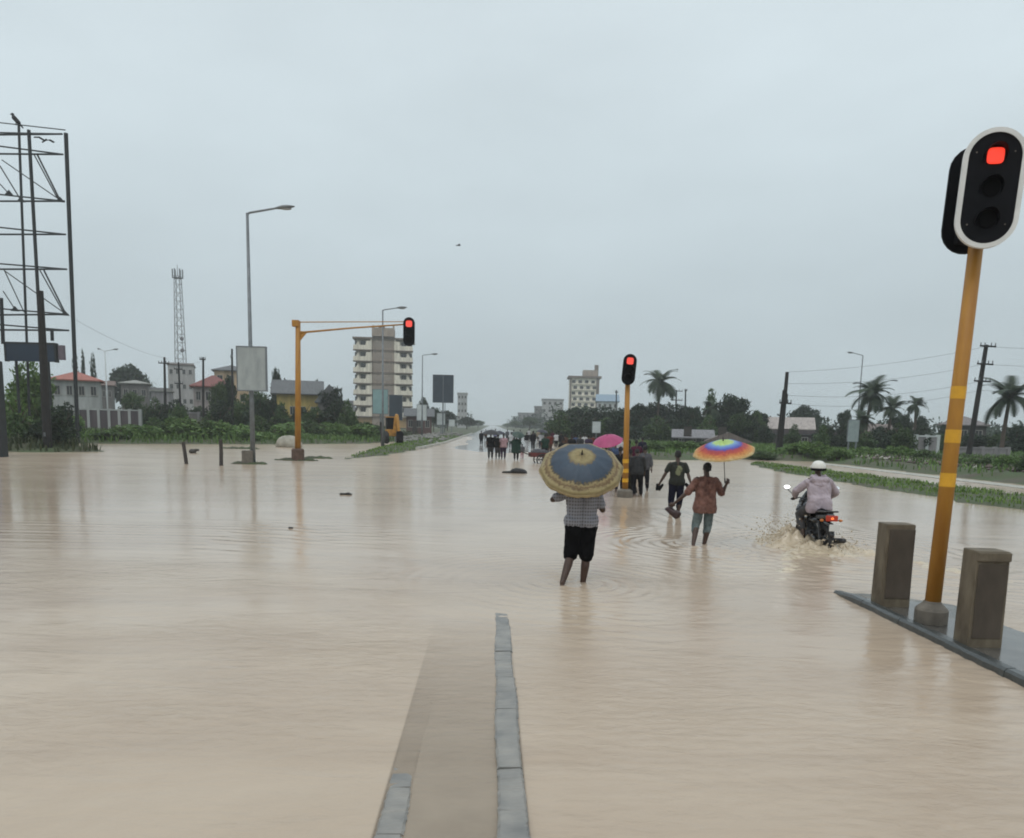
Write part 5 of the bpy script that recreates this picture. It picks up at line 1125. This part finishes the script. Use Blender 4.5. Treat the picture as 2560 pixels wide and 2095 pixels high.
for k in range(9):
    z = HH * (k + .55) / 9.2
    for j in range(4):
        window(rt, -WR * .36 + WR * .22 * j + (.5 if k % 2 else -.2), z, WR * .11, HH / 9 * .5, -6.03)
    MB().box((-.4, -6.3, z - HH / 9 * .42), (WR * .8, .5, .35)).build('balcony_ledge', m_cream, rt)

# boundary walls
def wall_run(label, px0, px1, pyt, Y, m, posts, zb=.3, cop=None):
    a = at(px0, pyt, Y); b = at(px1, pyt, Y); w = b.x - a.x; h = (a.z + b.z) / 2 - zb
    t = thing('boundary_wall', label, 'wall', ((a.x + b.x) / 2, Y, zb))
    MB().box((0, 0, h / 2 - .1), (w, .18, h + .2)).build('wall', m, t); MB().box((0, 0, h + .06), (w + .1, .3, .14)).build('coping', cop or m_white, t)
    for k in range(posts): MB().box((-w / 2 + w * k / (posts - 1), 0, h / 2 + .05), (.28, .34, h + .3)).build('post', cop or m_white, t)
wall_run('grey wall with white coping and posts beyond the left weeds', 196, 350, 1026, 86, wallm('darkmauve', (.085, .07, .075)), 7, cop=wallm('dullwhite', (.36, .37, .36)))
wall_run('dark wall with pale top before the dark-red-roofed house', 420, 600, 1034, 92, wallm('grey', (.15, .14, .135)), 8, cop=wallm('pale', (.23, .22, .225)))
wall_run('pale low wall right of the near signal pole', 2390, 2520, 1122, 66, wallm('pale', (.23, .22, .225)), 5, cop=wallm('pale', (.23, .22, .225)))
wall_run('white-topped wall behind the right rubble', 2290, 2345, 1092, 74, wallm('pale', (.23, .22, .225)), 3)
# yellow digger on the verge
dg_ = at(983, 1118, 70); dg_.z = .3
dgr = thing('digger', 'yellow and black digger parked on the left verge', 'digger', dg_, R(15))
m_dy = mat('digger_yellow', (.42, .20, .03), .55, scale=3, var=.3)
MB().box((0, .3, .95), (1.1, 1.7, .6)).build('chassis', m_dy, dgr, bevel=.06); MB().box((-.1, .5, 1.75), (.9, 1.0, 1.1)).build('cab', m_blk, dgr, bevel=.08)
MB().box((-.1, .5, 2.33), (1.0, 1.1, .08)).build('cab_roof', m_dy, dgr)
MB().tube([(.1, -.5, .95), (.15, -.75, 2.3), (.2, -.85, 2.55)], [.2, .17, .13], 8).build('boom', m_dy, dgr); MB().tube([(.2, -.85, 2.5), (.35, -1.15, 1.1)], [.15, .12], 8).build('dipper', m_dy, dgr)
MB().extr([(.1, .35), (.65, .35), (.72, .9), (.5, 1.15), (.15, 1.1)], -1.45, -.95).build('bucket', m_blk, dgr, bevel=.03)
for sx in (-.62, .62):
    for y_, r_ in ((-.2, .55), (1.0, .42)):
        wv = MB(); wv.lathe([(r_ * .55, -.16), (r_ * .95, -.17), (r_, -.1), (r_, .1), (r_ * .95, .17), (r_ * .55, .16)], 18, Matrix.Translation((sx, y_, r_)) @ Matrix.Rotation(R(90), 4, 'Y')); wv.build('wheel', m_tyre, dgr)
# islet kerbs and mud round the gantry foot
m_mud = mat('dark_mud', (.045, .042, .028), .85, scale=2, col2=(.05, .07, .025), bump=.5)
for lab, p, rx_, ry_ in (('low muddy islet round the gantry post foot', gnd(740, 1151), 1.2, .5), ('small muddy islet right of the gantry post', gnd(795, 1146), .9, .35), ('low mud patch at the board post foot', gnd(622, 1160), .95, .35), ('mud bar at the far left water edge', gnd(40, 1128), 2.2, .6), ('mud strip in front of the lamp bank', gnd(600, 1122), 1.6, .5)):
    mb = MB(); mb.ell((0, 0, -.03), (rx_, ry_, .13)); mb.ell((.3 * rx_, .1, -.04), (rx_ * .6, ry_ * .7, .17))
    tag(link('islet', remesh(mb, 'islet', m_mud, .05, 2, .10, 3), None, p), kind='structure')
# ------------------------------------------------------------------ vegetation
def leafm(name, c1, c2):
    m = bpy.data.materials.new(name); m.use_nodes = True; n = m.node_tree.nodes; l = m.node_tree.links; b = n['Principled BSDF']; b.inputs['Roughness'].default_value = .55; b.inputs['Specular IOR Level'].default_value = .3
    g = n.new('ShaderNodeNewGeometry'); r = n.new('ShaderNodeValToRGB'); l.new(g.outputs['Random Per Island'], r.inputs[0])
    r.color_ramp.elements[0].color = (*c1, 1); r.color_ramp.elements[1].color = (*c2, 1)
    oi = n.new('ShaderNodeObjectInfo'); mx_ = n.new('ShaderNodeHueSaturation'); l.new(r.outputs[0], mx_.inputs['Color'])
    mr_ = n.new('ShaderNodeMapRange'); l.new(oi.outputs['Random'], mr_.inputs[0]); mr_.inputs[3].default_value = .8; mr_.inputs[4].default_value = 1.25; l.new(mr_.outputs[0], mx_.inputs['Value'])
    l.new(mx_.outputs[0], b.inputs['Base Color'])
    tr = n.new('ShaderNodeBsdfTranslucent'); l.new(mx_.outputs[0], tr.inputs[0]); ms_ = n.new('ShaderNodeMixShader'); ms_.inputs[0].default_value = .22
    l.new(b.outputs[0], ms_.inputs[1]); l.new(tr.outputs[0], ms_.inputs[2]); l.new(ms_.outputs[0], n['Material Output'].inputs[0]); return m
LF_D = leafm('dark_leaves', (.011, .022, .013), (.030, .052, .024)); LF_M = leafm('mid_leaves', (.026, .055, .018), (.075, .120, .038)); LF_G = leafm('fresh_leaves', (.060, .125, .028), (.165, .26, .075)); LF_P = leafm('palm_leaves', (.014, .028, .015), (.040, .062, .027))
GR = leafm('grass_blades', (.055, .105, .018), (.15, .235, .045)); GW = leafm('weed_blades', (.060, .13, .028), (.165, .265, .065)); GD = leafm('dull_weeds', (.035, .050, .022), (.085, .10, .05))
m_bark = mat('bark', (.075, .055, .042), .9, scale=6, var=.3, bump=.5, stretch=(1, 1, .3))
def crown_mesh(name, blobs, n, ls, mt, seed):
    rs = np.random.RandomState(seed); tot = sum(b[3] * b[4] * b[5] for b in blobs); V = []; F = []
    for (x, y, z, rx_, ry_, rz_) in blobs:
        k = int(n * rx_ * ry_ * rz_ / tot) + 8
        d = rs.normal(size=(k, 3)); d /= np.linalg.norm(d, axis=1)[:, None]; rad = rs.uniform(.35, 1.06, k) ** .5
        lumps = 1 + .16 * np.sin(d[:, 0] * 5 + seed) * np.sin(d[:, 2] * 6 + x) + .10 * np.sin(d[:, 1] * 9 + z)
        c = np.array([x, y, z]) + d * np.array([rx_, ry_, rz_]) * (rad * lumps)[:, None]
        for q in range(k):
            a = rs.normal(size=3); a /= np.linalg.norm(a); b = np.cross(a, rs.normal(size=3)); b /= np.linalg.norm(b) + 1e-9
            s = ls * rs.uniform(.6, 1.4); i0 = len(V); p = c[q]
            V += [p - a * s, p + b * s * .42 - a * s * .1, p + a * s, p - b * s * .42 + a * s * .1]; F.append((i0, i0 + 1, i0 + 2, i0 + 3))
    return raw_mesh(name, [tuple(v) for v in V], F, mt)
def trunk_mesh(h, r, limbs, seed):
    rs = random.Random(seed); mb = MB(); mb.tube([(0, 0, -.3), (.05 * h * rs.uniform(-1, 1), 0, h * .5), (0, 0, h)], [r, r * .75, r * .45], 8)
    for k in range(limbs):
        a = 6.283 * k / limbs + rs.uniform(-.4, .4); z = h * rs.uniform(.45, .8); L_ = h * rs.uniform(.35, .55)
        mb.tube([(0, 0, z), (math.cos(a) * L_ * .5, math.sin(a) * L_ * .5, z + L_ * .4), (math.cos(a) * L_ * .9, math.sin(a) * L_ * .9, z + L_ * .9)], [r * .45, r * .28, r * .1], 6)
    return mb.mesh('trunk', m_bark)
# unit shapes: about 1 wide (half 0.5) and 1 tall
def blobs(kind, seed):
    rs = random.Random(seed); B = []
    if kind == 'round':
        for k in range(11): a = rs.uniform(0, 6.28); q = rs.uniform(0, .30); B.append((q * math.cos(a), q * math.sin(a), rs.uniform(.42, .80), rs.uniform(.14, .23), rs.uniform(.14, .23), rs.uniform(.11, .17)))
        B.append((0, 0, .55, .34, .34, .24))
    elif kind == 'dome':
        for k in range(14): a = rs.uniform(0, 6.28); q = rs.uniform(0, .38); B.append((q * math.cos(a), q * math.sin(a), .80 - q * q * 1.5 + rs.uniform(-.06, .03), .16, .16, .12))
        B.append((0, 0, .55, .42, .42, .25))
    elif kind == 'cone':
        for k in range(12): z = .15 + .8 * k / 12; q = .26 * (1.03 - z); a = rs.uniform(0, 6.28); B.append((q * .6 * math.cos(a), q * .6 * math.sin(a), z, q + .12, q + .12, .10))
    elif kind == 'bush':
        for k in range(12): a = rs.uniform(0, 6.28); q = rs.uniform(0, .36); B.append((q * math.cos(a), q * math.sin(a), rs.uniform(.10, .72 - q), rs.uniform(.14, .22), rs.uniform(.14, .22), rs.uniform(.14, .24)))
    return B
CR_ = {}
for kind, n in (('round', 2300), ('dome', 2300), ('cone', 1500), ('bush', 2200)):
    for v, mt in enumerate((LF_D, LF_M, LF_G)):
        for sd in (0, 1): CR_[kind, v, sd] = crown_mesh('crown', blobs(kind, 10 * v + 5 * sd + len(kind)), n, .044 if kind != 'bush' else .042, mt, 3 + v * 7 + sd)
TR_ = [trunk_mesh(.62, .028, 5, k) for k in range(3)]
def tree(label, px, pyt, Y, wpx, kind='round', v=0, group='trees behind the flood', zb=None, name=None, pyb=None, k=None):
    tp = at(px, pyt, Y); z0 = zb if zb is not None else float(land_h([(tp.x, Y)])[0]); h = tp.z - z0; w = wpx * Y / FPX
    nm = name or ('shrub' if kind == 'bush' else 'tree')
    t = thing(nm, label, 'bush' if kind == 'bush' else 'tree', (tp.x, Y, z0), random.uniform(0, 6.28), group); t.scale = (w, w, h * 1.06)
    k = k if k is not None else random.randint(0, 1)
    link('crown', CR_[kind, v, k], t); link('trunk' if kind != 'bush' else 'stem', TR_[random.randint(0, 2)], t)
    return t
T_ = [
 ('dark broad tree left of the white boards on the right', 1478, 1012, 135, 150, 'round', 0), ('dark tree just left of the second signal pole', 1420, 1030, 150, 80, 'round', 0),
 ('dark tree directly behind the second signal pole', 1545, 1020, 130, 110, 'round', 0), ('dark tree right of the second signal pole', 1600, 1008, 120, 90, 'dome', 0),
 ('dense low tree below the first palm', 1655, 1002, 124, 110, 'round', 0), ('dark tree below the twin pole stand', 1712, 1008, 122, 80, 'round', 0),
 ('small rounded tree right of the twin pole stand', 1740, 1012, 118, 44, 'round', 0), ('narrow pointed tree between palm and bushy tall tree', 1779, 976, 116, 60, 'cone', 1),
 ('tall bushy twin-topped tree behind the rainbow umbrella', 1833, 980, 112, 100, 'round', 0), ('low dark tree left of the pale-roofed house', 1892, 1026, 118, 66, 'dome', 0),
 ('mid-green tree below the tall bushy one', 1850, 1030, 104, 80, 'round', 1), ('wide tree behind the pale-roofed house', 2012, 1012, 150, 90, 'dome', 0),
 ('small dark tree at the end of the pale-roofed house', 2045, 1034, 135, 26, 'cone', 0), ('small dark tree left of the right street lamp', 2116, 1020, 112, 44, 'round', 0),
 ('low round tree between the two right palms', 2258, 1032, 106, 70, 'round', 0), ('low tree at the foot of the slender right palm', 2306, 1032, 110, 50, 'round', 0),
 ('dark tree at the right edge below the big palm', 2545, 1060, 84, 110, 'round', 0), ('dark low tree left of the right-edge palm', 2440, 1085, 78, 70, 'round', 0),
 ('far hazy tree left of the right blocks', 1325, 1042, 300, 60, 'round', 1), ('faint hazy tree farther down the right of the road', 1290, 1052, 380, 40, 'round', 1), ('faint tree clump before the hazy pale block', 1380, 1046, 240, 60, 'round', 0),
 ('faintest tree at the right of the vanishing road', 1268, 1058, 480, 30, 'dome', 1), ('hazy tree at the left of the vanishing road', 1168, 1042, 260, 60, 'dome', 0), ('fainter tree at the left of the vanishing road', 1195, 1050, 380, 40, 'dome', 1),
 ('dark tree below the dark twin board', 1118, 1026, 190, 56, 'dome', 0), ('dark square-topped tree right of the tower', 1060, 985, 160, 36, 'round', 0), ('low dark tree behind the white verge board', 1085, 1012, 160, 50, 'round', 0),
 ('large round dome tree behind the white twin lamp', 322, 909, 180, 120, 'dome', 0), ('dark cypress behind the billboard right post', 186, 874, 120, 30, 'cone', 0), ('second slimmer cypress beside the billboard right post', 206, 882, 122, 22, 'cone', 0),
 ('slim dark tree between cypresses and twin lamp', 231, 888, 124, 30, 'cone', 0), ('low green tree beneath the dome tree', 330, 975, 120, 60, 'round', 1), ('leafy tree before the dark-red-roofed house', 545, 948, 100, 60, 'round', 1),
 ('dark tree left of the lamp-post board', 572, 925, 104, 50, 'round', 0), ('leafy tree under the lamp-post board', 640, 970, 98, 80, 'round', 1), ('leafy tree right of the lamp-post board', 690, 905, 130, 40, 'round', 0),
 ('broad tree over the yellow house roof', 715, 935, 135, 50, 'round', 0), ('dark tree on the yellow house right end', 792, 936, 128, 24, 'round', 0), ('dark sloping tree right of the yellow house', 832, 962, 118, 70, 'round', 0),
 ('dark tree left of the apartment tower foot', 868, 1010, 140, 44, 'round', 0), ('leafy tree behind the blue name panel', 70, 905, 62, 130, 'round', 2), ('bushy green tree below the blue name panel', 35, 930, 56, 120, 'bush', 2),
 ('green tree left of the white-walled house', 100, 955, 58, 110, 'bush', 1), ('dark small tree before the white-walled house', 165, 990, 66, 70, 'bush', 0),
]
for a_ in T_: tree(*a_)
tree('big dark bush on the mud mound at the far left waterside', 138, 1000, 48.3, 120, 'bush', 0, 'waterside shrubs', k=0)
tree('lower dark bush filling the left mud mound', 95, 1030, 48.8, 110, 'bush', 0, 'waterside shrubs', k=1)
tree('greener bush behind the mud mound at the left edge', 45, 1000, 51, 110, 'bush', 1, 'waterside shrubs', k=1)
SH = [(270, 1088, 64), (300, 1075, 66), (345, 1062, 68), (392, 1056, 69), (440, 1050, 70), (476, 1046, 70), (520, 1052, 71), (560, 1058, 72), (600, 1062, 72), (650, 1050, 76), (690, 1066, 76), (720, 1062, 80), (780, 1058, 82), (830, 1062, 84), (880, 1060, 86), (925, 1064, 90)]
WORDS = ['first', 'second', 'third', 'fourth', 'fifth', 'sixth', 'seventh', 'eighth', 'ninth', 'tenth', 'eleventh', 'twelfth', 'thirteenth', 'fourteenth', 'fifteenth', 'sixteenth']
for i, (x_, y_, Y_) in enumerate(SH): tree(f'green shrub on the left bank, {WORDS[i]} counted from the left bush mound', x_, y_ - 14 - 8 * (i % 2), Y_, 104 + 26 * (i % 3), 'bush', 2 if i % 3 else 1, 'shrubs on the left bank')
SR = [(1640, 1098, 60, 1), (1700, 1092, 64, 0), (1760, 1100, 66, 1), (1850, 1110, 62, 1), (1905, 1118, 58, 1), (1990, 1092, 60, 1), (2040, 1088, 58, 2), (2095, 1112, 56, 1), (2180, 1110, 62, 2), (2250, 1104, 60, 1), (2310, 1118, 52, 1), (2400, 1136, 46, 0), (2470, 1136, 44, 1), (2530, 1128, 42, 0), (2580, 1120, 38, 1)]
for i, (x_, y_, Y_, v_) in enumerate(SR): tree(f'weedy shrub on the right bank, {WORDS[i]} counted from the second signal pole', x_, y_, Y_, 80 + 16 * (i % 3), 'bush', 2 if i % 2 else v_, 'shrubs on the right bank')
ORD = WORDS + ['seventeenth', 'eighteenth', 'nineteenth', 'twentieth', 'twenty-first', 'twenty-second']
for i, x_ in enumerate(range(1402, 1900, 31)): tree(f'dark shrubby tree in the low right belt, {ORD[i]} counted from its left end', x_ + random.uniform(-6, 6), 1016 + random.uniform(-14, 14), 108 + random.uniform(-8, 12), 82 + random.uniform(-12, 26), 'bush', 0 if i % 4 else 1, 'low dark tree belt on the right')
for i, x_ in enumerate(range(352, 900, 29)): tree(f'dull shrubby tree before the left houses, {ORD[i]} counted from the boundary wall', x_ + random.uniform(-6, 6), (1000 if x_ < 530 or x_ > 690 else 968) + random.uniform(-18, 18), 88 + random.uniform(-5, 10), 80 + random.uniform(-12, 26), 'bush', 0 if i % 3 else 1, 'shrubby trees before the left houses')
for i, x_ in enumerate(range(2060, 2400, 34)): tree(f'dull bush behind the right rubble, {ORD[i]} counted from the helmet', x_, 1062 + random.uniform(-14, 16), 80 + random.uniform(-6, 8), 66 + random.uniform(-10, 20), 'bush', 0 if i % 3 else 1, 'bushes behind the right rubble')
def treeline(label, n, x0, x1, y0, y1, h0, h1, seed, per=60, ls=.55):
    rs = random.Random(seed); B = []
    for k in range(n):
        x, y_ = rs.uniform(x0, x1), rs.uniform(y0, y1); hh = rs.uniform(h0, h1); w = rs.uniform(1.8, 3.6)
        B += [(x, y_, .5 + hh * .30, w, w, hh * .34), (x + rs.uniform(-1, 1), y_, .5 + hh * .68, w * .7, w * .7, hh * .30)]
    tag(link('treeline', crown_mesh('treeline', B, n * per, ls, LF_D, seed)), label, 'treeline', kind='stuff')
treeline('hazy mass of far trees along the left of the road', 110, -75, -12, 262, 700, 4, 9, 21, 90, .6)
treeline('hazy mass of far trees along the right of the road', 120, 13, 75, 230, 700, 4, 9, 22, 90, .6)
treeline('low dark trees closing the view behind the left houses', 70, -150, -40, 175, 240, 4, 7, 23, 110, .5)
treeline('low dark trees closing the view behind the right houses', 70, 40, 160, 150, 210, 3.5, 6, 24, 110, .5)
for i, (x_, y_, Y_, w_, v_) in enumerate(((222, 1004, 92, 60, 1), (262, 1016, 90, 64, 1), (300, 1000, 94, 70, 0), (345, 985, 96, 80, 0), (392, 978, 98, 70, 1), (170, 1012, 80, 70, 2), (440, 985, 96, 80, 0), (490, 992, 96, 70, 1), (600, 985, 92, 80, 1),  (545, 1000, 84, 90, 0), (700, 1022, 86, 90, 0), (760, 1026, 88, 90, 1), (815, 1018, 90, 100, 0), (865, 1030, 92, 80, 0), (910, 1042, 94, 70, 1))):
    tree(f'leafy tree screening the left houses, {ORD[i]} of that screen', x_, y_, Y_, w_, 'bush', v_, 'trees screening the left houses')
for i, (x_, y_, Y_, w_, v_) in enumerate(((1915, 1040, 98, 70, 0), (1985, 1050, 96, 60, 1), (2070, 1040, 96, 70, 0), (2105, 1050, 90, 60, 0), (2150, 1034, 94, 80, 0), (2205, 1040, 96, 80, 0), (2255, 1046, 92, 80, 1), (2310, 1040, 98, 80, 0), (2365, 1052, 94, 80, 0), (2430, 1062, 90, 90, 0), (2490, 1070, 84, 90, 1), (2548, 1052, 80, 110, 0))):
    tree(f'dark leafy tree closing the right background, {ORD[i]} from the leaning double pole', x_, y_, Y_, w_, 'bush', v_, 'trees closing the right background')
# palms
def frond_mesh():
    V = []; F = []; n = 14; L_ = 1.0; P_ = []
    for k in range(n + 1):
        t = k / n; P_.append(Vector((L_ * t * (1 - .12 * t), 0, .42 * t - .72 * t * t)))
    for k in range(n):
        a, b = P_[k], P_[k + 1]; i0 = len(V); w = .012
        V += [a + Vector((0, w, 0)), a - Vector((0, w, 0)), b - Vector((0, w, 0)), b + Vector((0, w, 0))]; F.append((i0, i0 + 1, i0 + 2, i0 + 3))
        t = (k + .6) / n; ll = .30 * math.sin(math.pi * min(1, .12 + .86 * t)) ** .6
        for s in (-1, 1):
            for off in (0, .5):
                p = a.lerp(b, off); i0 = len(V); tip = p + Vector((ll * .55, s * ll * .85, -ll * .40)); dw = (b - a) * .62
                V += [p, p + dw, tip]; F.append((i0, i0 + 1, i0 + 2))
    return raw_mesh('frond', [tuple(v) for v in V], F, LF_P)
FR = frond_mesh()
def palm(label, px, pyt, Y, wpx, lean=0.0, zb=.4, n=30):
    tp = at(px, pyt, Y); w = wpx * Y / FPX; fl_ = w * .58; h = tp.z - zb - fl_ * .30
    t = thing('palm_tree', label, 'palm tree', (tp.x - lean, Y, zb), 0, 'palm trees on the right')
    MB().tube([(0, 0, -.3), (lean * .2, 0, h * .4), (lean * .6, 0, h * .75), (lean, 0, h)], [.24, .18, .16, .15], 8).build('trunk', m_bark, t)
    rs = random.Random(int(px))
    for k in range(n):
        f = link('frond', FR, t, (lean, 0, h)); el = rs.uniform(-.95, 1.0) if k > 5 else rs.uniform(.9, 1.4)
        s = fl_ * rs.uniform(.7, 1.2); f.scale = (s,) * 3; f.rotation_euler = (rs.uniform(-.3, .3), -el * .8, 6.283 * k / n * 2.4 + rs.uniform(-.2, .2))
palm('full-headed palm right of the second signal pole', 1652, 935, 118, 98, .2)
palm('tallest palm beside the right street lamp', 2184, 962, 88, 112, .6)
palm('smaller leaning palm right of the tallest palm', 2232, 1008, 92, 70, .3)
palm('slender palm left of the near signal pole', 2291, 1000, 100, 62, -.2)
palm('large palm cut by the right edge of the view', 2528, 968, 72, 135, .3)
palm('young palm before the tall bushy tree', 1780, 1010, 108, 60, 0)
palm('low palm below the tallest palm', 2155, 1040, 84, 70, -.3)

# grass, weeds and rubble that nobody could count
def in_poly(poly, p): return sdist(poly, p) > 0
def blades(name, label, pts, hts, wid, m, lean=.35, seed=0, per=1):
    rs = np.random.RandomState(seed); n = len(pts)
    a = rs.uniform(0, 6.283, n); d = np.c_[np.cos(a), np.sin(a), np.zeros(n)]; q = np.c_[-np.sin(a), np.cos(a), np.zeros(n)]
    w = wid * rs.uniform(.6, 1.4, n)[:, None]; h = hts[:, None]; up = np.array([[0, 0, 1.0]]); ln = rs.uniform(.1, 1, n)[:, None] * lean
    b0 = pts - q * w; b1 = pts + q * w; m0 = pts + up * h * .55 + d * h * ln * .3 - q * w * .8; m1 = m0 + q * w * 1.6; tp = pts + up * h * (1 - .3 * ln) + d * h * ln
    V = np.stack([b0, b1, m1, m0, tp], 1).reshape(-1, 3); F = []
    for i in range(n): k = i * 5; F += [(k, k + 1, k + 2, k + 3), (k + 3, k + 2, k + 4)]
    return tag(link(name, raw_mesh(name, V.tolist(), F, m)), label, 'grass' if 'grass' in name else 'weeds', kind='stuff')
def scatter(n, x0, x1, y0, y1, keep, seed):
    rs = np.random.RandomState(seed); p = np.c_[rs.uniform(x0, x1, n), rs.uniform(y0, y1, n)]; h = land_h(p); k = (h > .02) & keep(p, h); p = p[k]; h = h[k]
    clump = .5 + .5 * wob(p[:, 0], p[:, 1], 1.1, seed * 1.7) + .3 * wob(p[:, 0], p[:, 1], 3.7, seed)
    k2 = rs.uniform(0, 1, len(p)) < np.clip(.35 + .7 * clump, .05, 1); return np.c_[p, h][k2], np.clip(.55 + .6 * clump, .35, 1.3)[k2]
p_, c_ = scatter(17000, 14.5, 22, 12, 56, lambda p, h: sdist(LAND[2], p) > -.3, 1)
blades('verge_grass', 'bright green grass on the right verge between the flooded lanes', p_, .15 * c_, .020, GR, 1.1, 1)
p_, c_ = scatter(9000, -10, -4.6, 44, 130, lambda p, h: sdist(LAND[0], p) > -.2, 2)
blades('verge_grass', 'short green grass on the left wedge-shaped verge', p_, .16 * c_, .03, GR, .8, 2)
p_, c_ = scatter(34000, -62, -10.5, 50, 92, lambda p, h: sdist(LAND[0], p) > .1, 3)
blades('bank_weeds', 'tall green weeds covering the left bank', p_, .70 * c_, .045, GW, .9, 3)
p_, c_ = scatter(15000, -70, -12, 60, 130, lambda p, h: sdist(LAND[0], p) > 6, 6)
blades('bank_weeds', 'duller weeds behind the left bank', p_, .8 * c_, .06, GD, .8, 6)
p_, c_ = scatter(26000, 8.5, 60, 38, 100, lambda p, h: sdist(LAND[3], p) > .4, 4)
blades('bank_weeds', 'rough green weeds covering the right bank', p_, .42 * c_, .04, GW, .9, 4)
p_, c_ = scatter(14000, 25, 50, 18, 60, lambda p, h: sdist(LAND[3], p) > 2.5, 5)
blades('bank_weeds', 'dull weeds among the right-hand rubble', p_, .42 * c_, .035, GD, .9, 5)
p_, c_ = scatter(5000, -48, -23.5, 43, 52, lambda p, h: sdist(LAND[1], p) > .1, 8)
blades('bank_weeds', 'dark weeds on the left mud mound', p_, .6 * c_, .05, GD, .7, 8)
def rubble(label, n, x0, x1, y0, y1, sz, m, seed):
    rs = np.random.RandomState(seed); mb = MB(); ic = [(0, 0, 1), (.9, 0, .3), (.28, .85, .3), (-.72, .52, .35), (-.72, -.52, .3), (.28, -.85, .35), (.5, .4, -.6), (-.5, .3, -.6), (0, -.6, -.6)]
    fc = [(0, 1, 2), (0, 2, 3), (0, 3, 4), (0, 4, 5), (0, 5, 1), (1, 6, 2), (2, 6, 7), (2, 7, 3), (3, 7, 4), (4, 7, 8), (4, 8, 5), (5, 8, 1), (1, 8, 6), (6, 8, 7)]
    for k in range(n):
        x, y_ = rs.uniform(x0, x1), rs.uniform(y0, y1); s = sz * rs.uniform(.5, 1.6); z = float(land_h([(x, y_)])[0])
        if z < .02: continue
        M = Matrix.Translation((x, y_, z + s * .25)) @ Matrix.Rotation(rs.uniform(0, 6.28), 4, 'Z') @ Matrix.Diagonal((s * rs.uniform(.8, 1.6), s * rs.uniform(.7, 1.2), s * rs.uniform(.5, 1), 1))
        mb.add(ic, fc, M)
    tag(mb.build('rubble', m), label, 'rubble', kind='stuff')
rubble('brownish rubble strewn along the right bank edge', 700, 25.8, 33, 28, 57, .15, mat('brown_rubble', (.12, .095, .085), .9, scale=2, var=.35), 1)
rubble('pale stones scattered in the right bank weeds', 200, 26, 34, 28, 60, .15, mat('pale_rubble', (.36, .34, .31), .9, scale=2, var=.25), 2)
rubble('pale rubble along the left wedge verge beyond the digger', 240, -10.5, -5.6, 75, 150, .22, mat('grey_rubble', (.19, .185, .17), .9, scale=2, var=.3), 3)
# pale kerb between verge and right bank
kr = thing('kerb', 'long pale kerb between the right verge grass and the rubble', 'kerb', (22.6, 0, -.10))
for k in range(40): MB().box((random.uniform(-.02, .02), 14 + k, .05), (.9, .97, .20)).build('kerb_stone', mat('pale_kerb', (.42, .41, .37), .7, scale=3, var=.2, wet=.3), kr, bevel=.02)
kl = thing('kerb', 'pale kerb line along the left verge of the far road', 'kerb', (0, 0, 0))
for k in range(60):
    y0 = 64 + k * 2.0; x0 = float(np.interp(y0, [45, 52, 65, 85, 175], [-8.4, -7, -6, -5.2, -4.7])); x1 = float(np.interp(y0 + 2, [45, 52, 65, 85, 175], [-8.4, -7, -6, -5.2, -4.7]))
    M = Matrix.Translation((x0 + .05, y0 + 1, .1)) @ Matrix.Rotation(-math.atan2(x1 - x0, 2), 4, 'Z'); MB().box((0, 0, 0), (.22, 1.95, .22), M).build('kerb_stone', mat('pale_kerb', (.42, .41, .37), .7), kl)

# ------------------------------------------------------------------ haze
hz = MB().box((0, 2120, 24.0), (4700, 4400, 51.0)).build('haze', None)
hm_ = bpy.data.materials.new('haze'); hm_.use_nodes = True; n_ = hm_.node_tree.nodes; n_.remove(n_['Principled BSDF'])
pv = n_.new('ShaderNodeVolumePrincipled'); pv.inputs['Color'].default_value = (.93, .97, 1.0, 1); pv.inputs['Density'].default_value = .0006; pv.inputs['Anisotropy'].default_value = .2
hm_.node_tree.links.new(pv.outputs[0], n_['Material Output'].inputs['Volume']); hz.data.materials.append(hm_); tag(hz, kind='stuff')
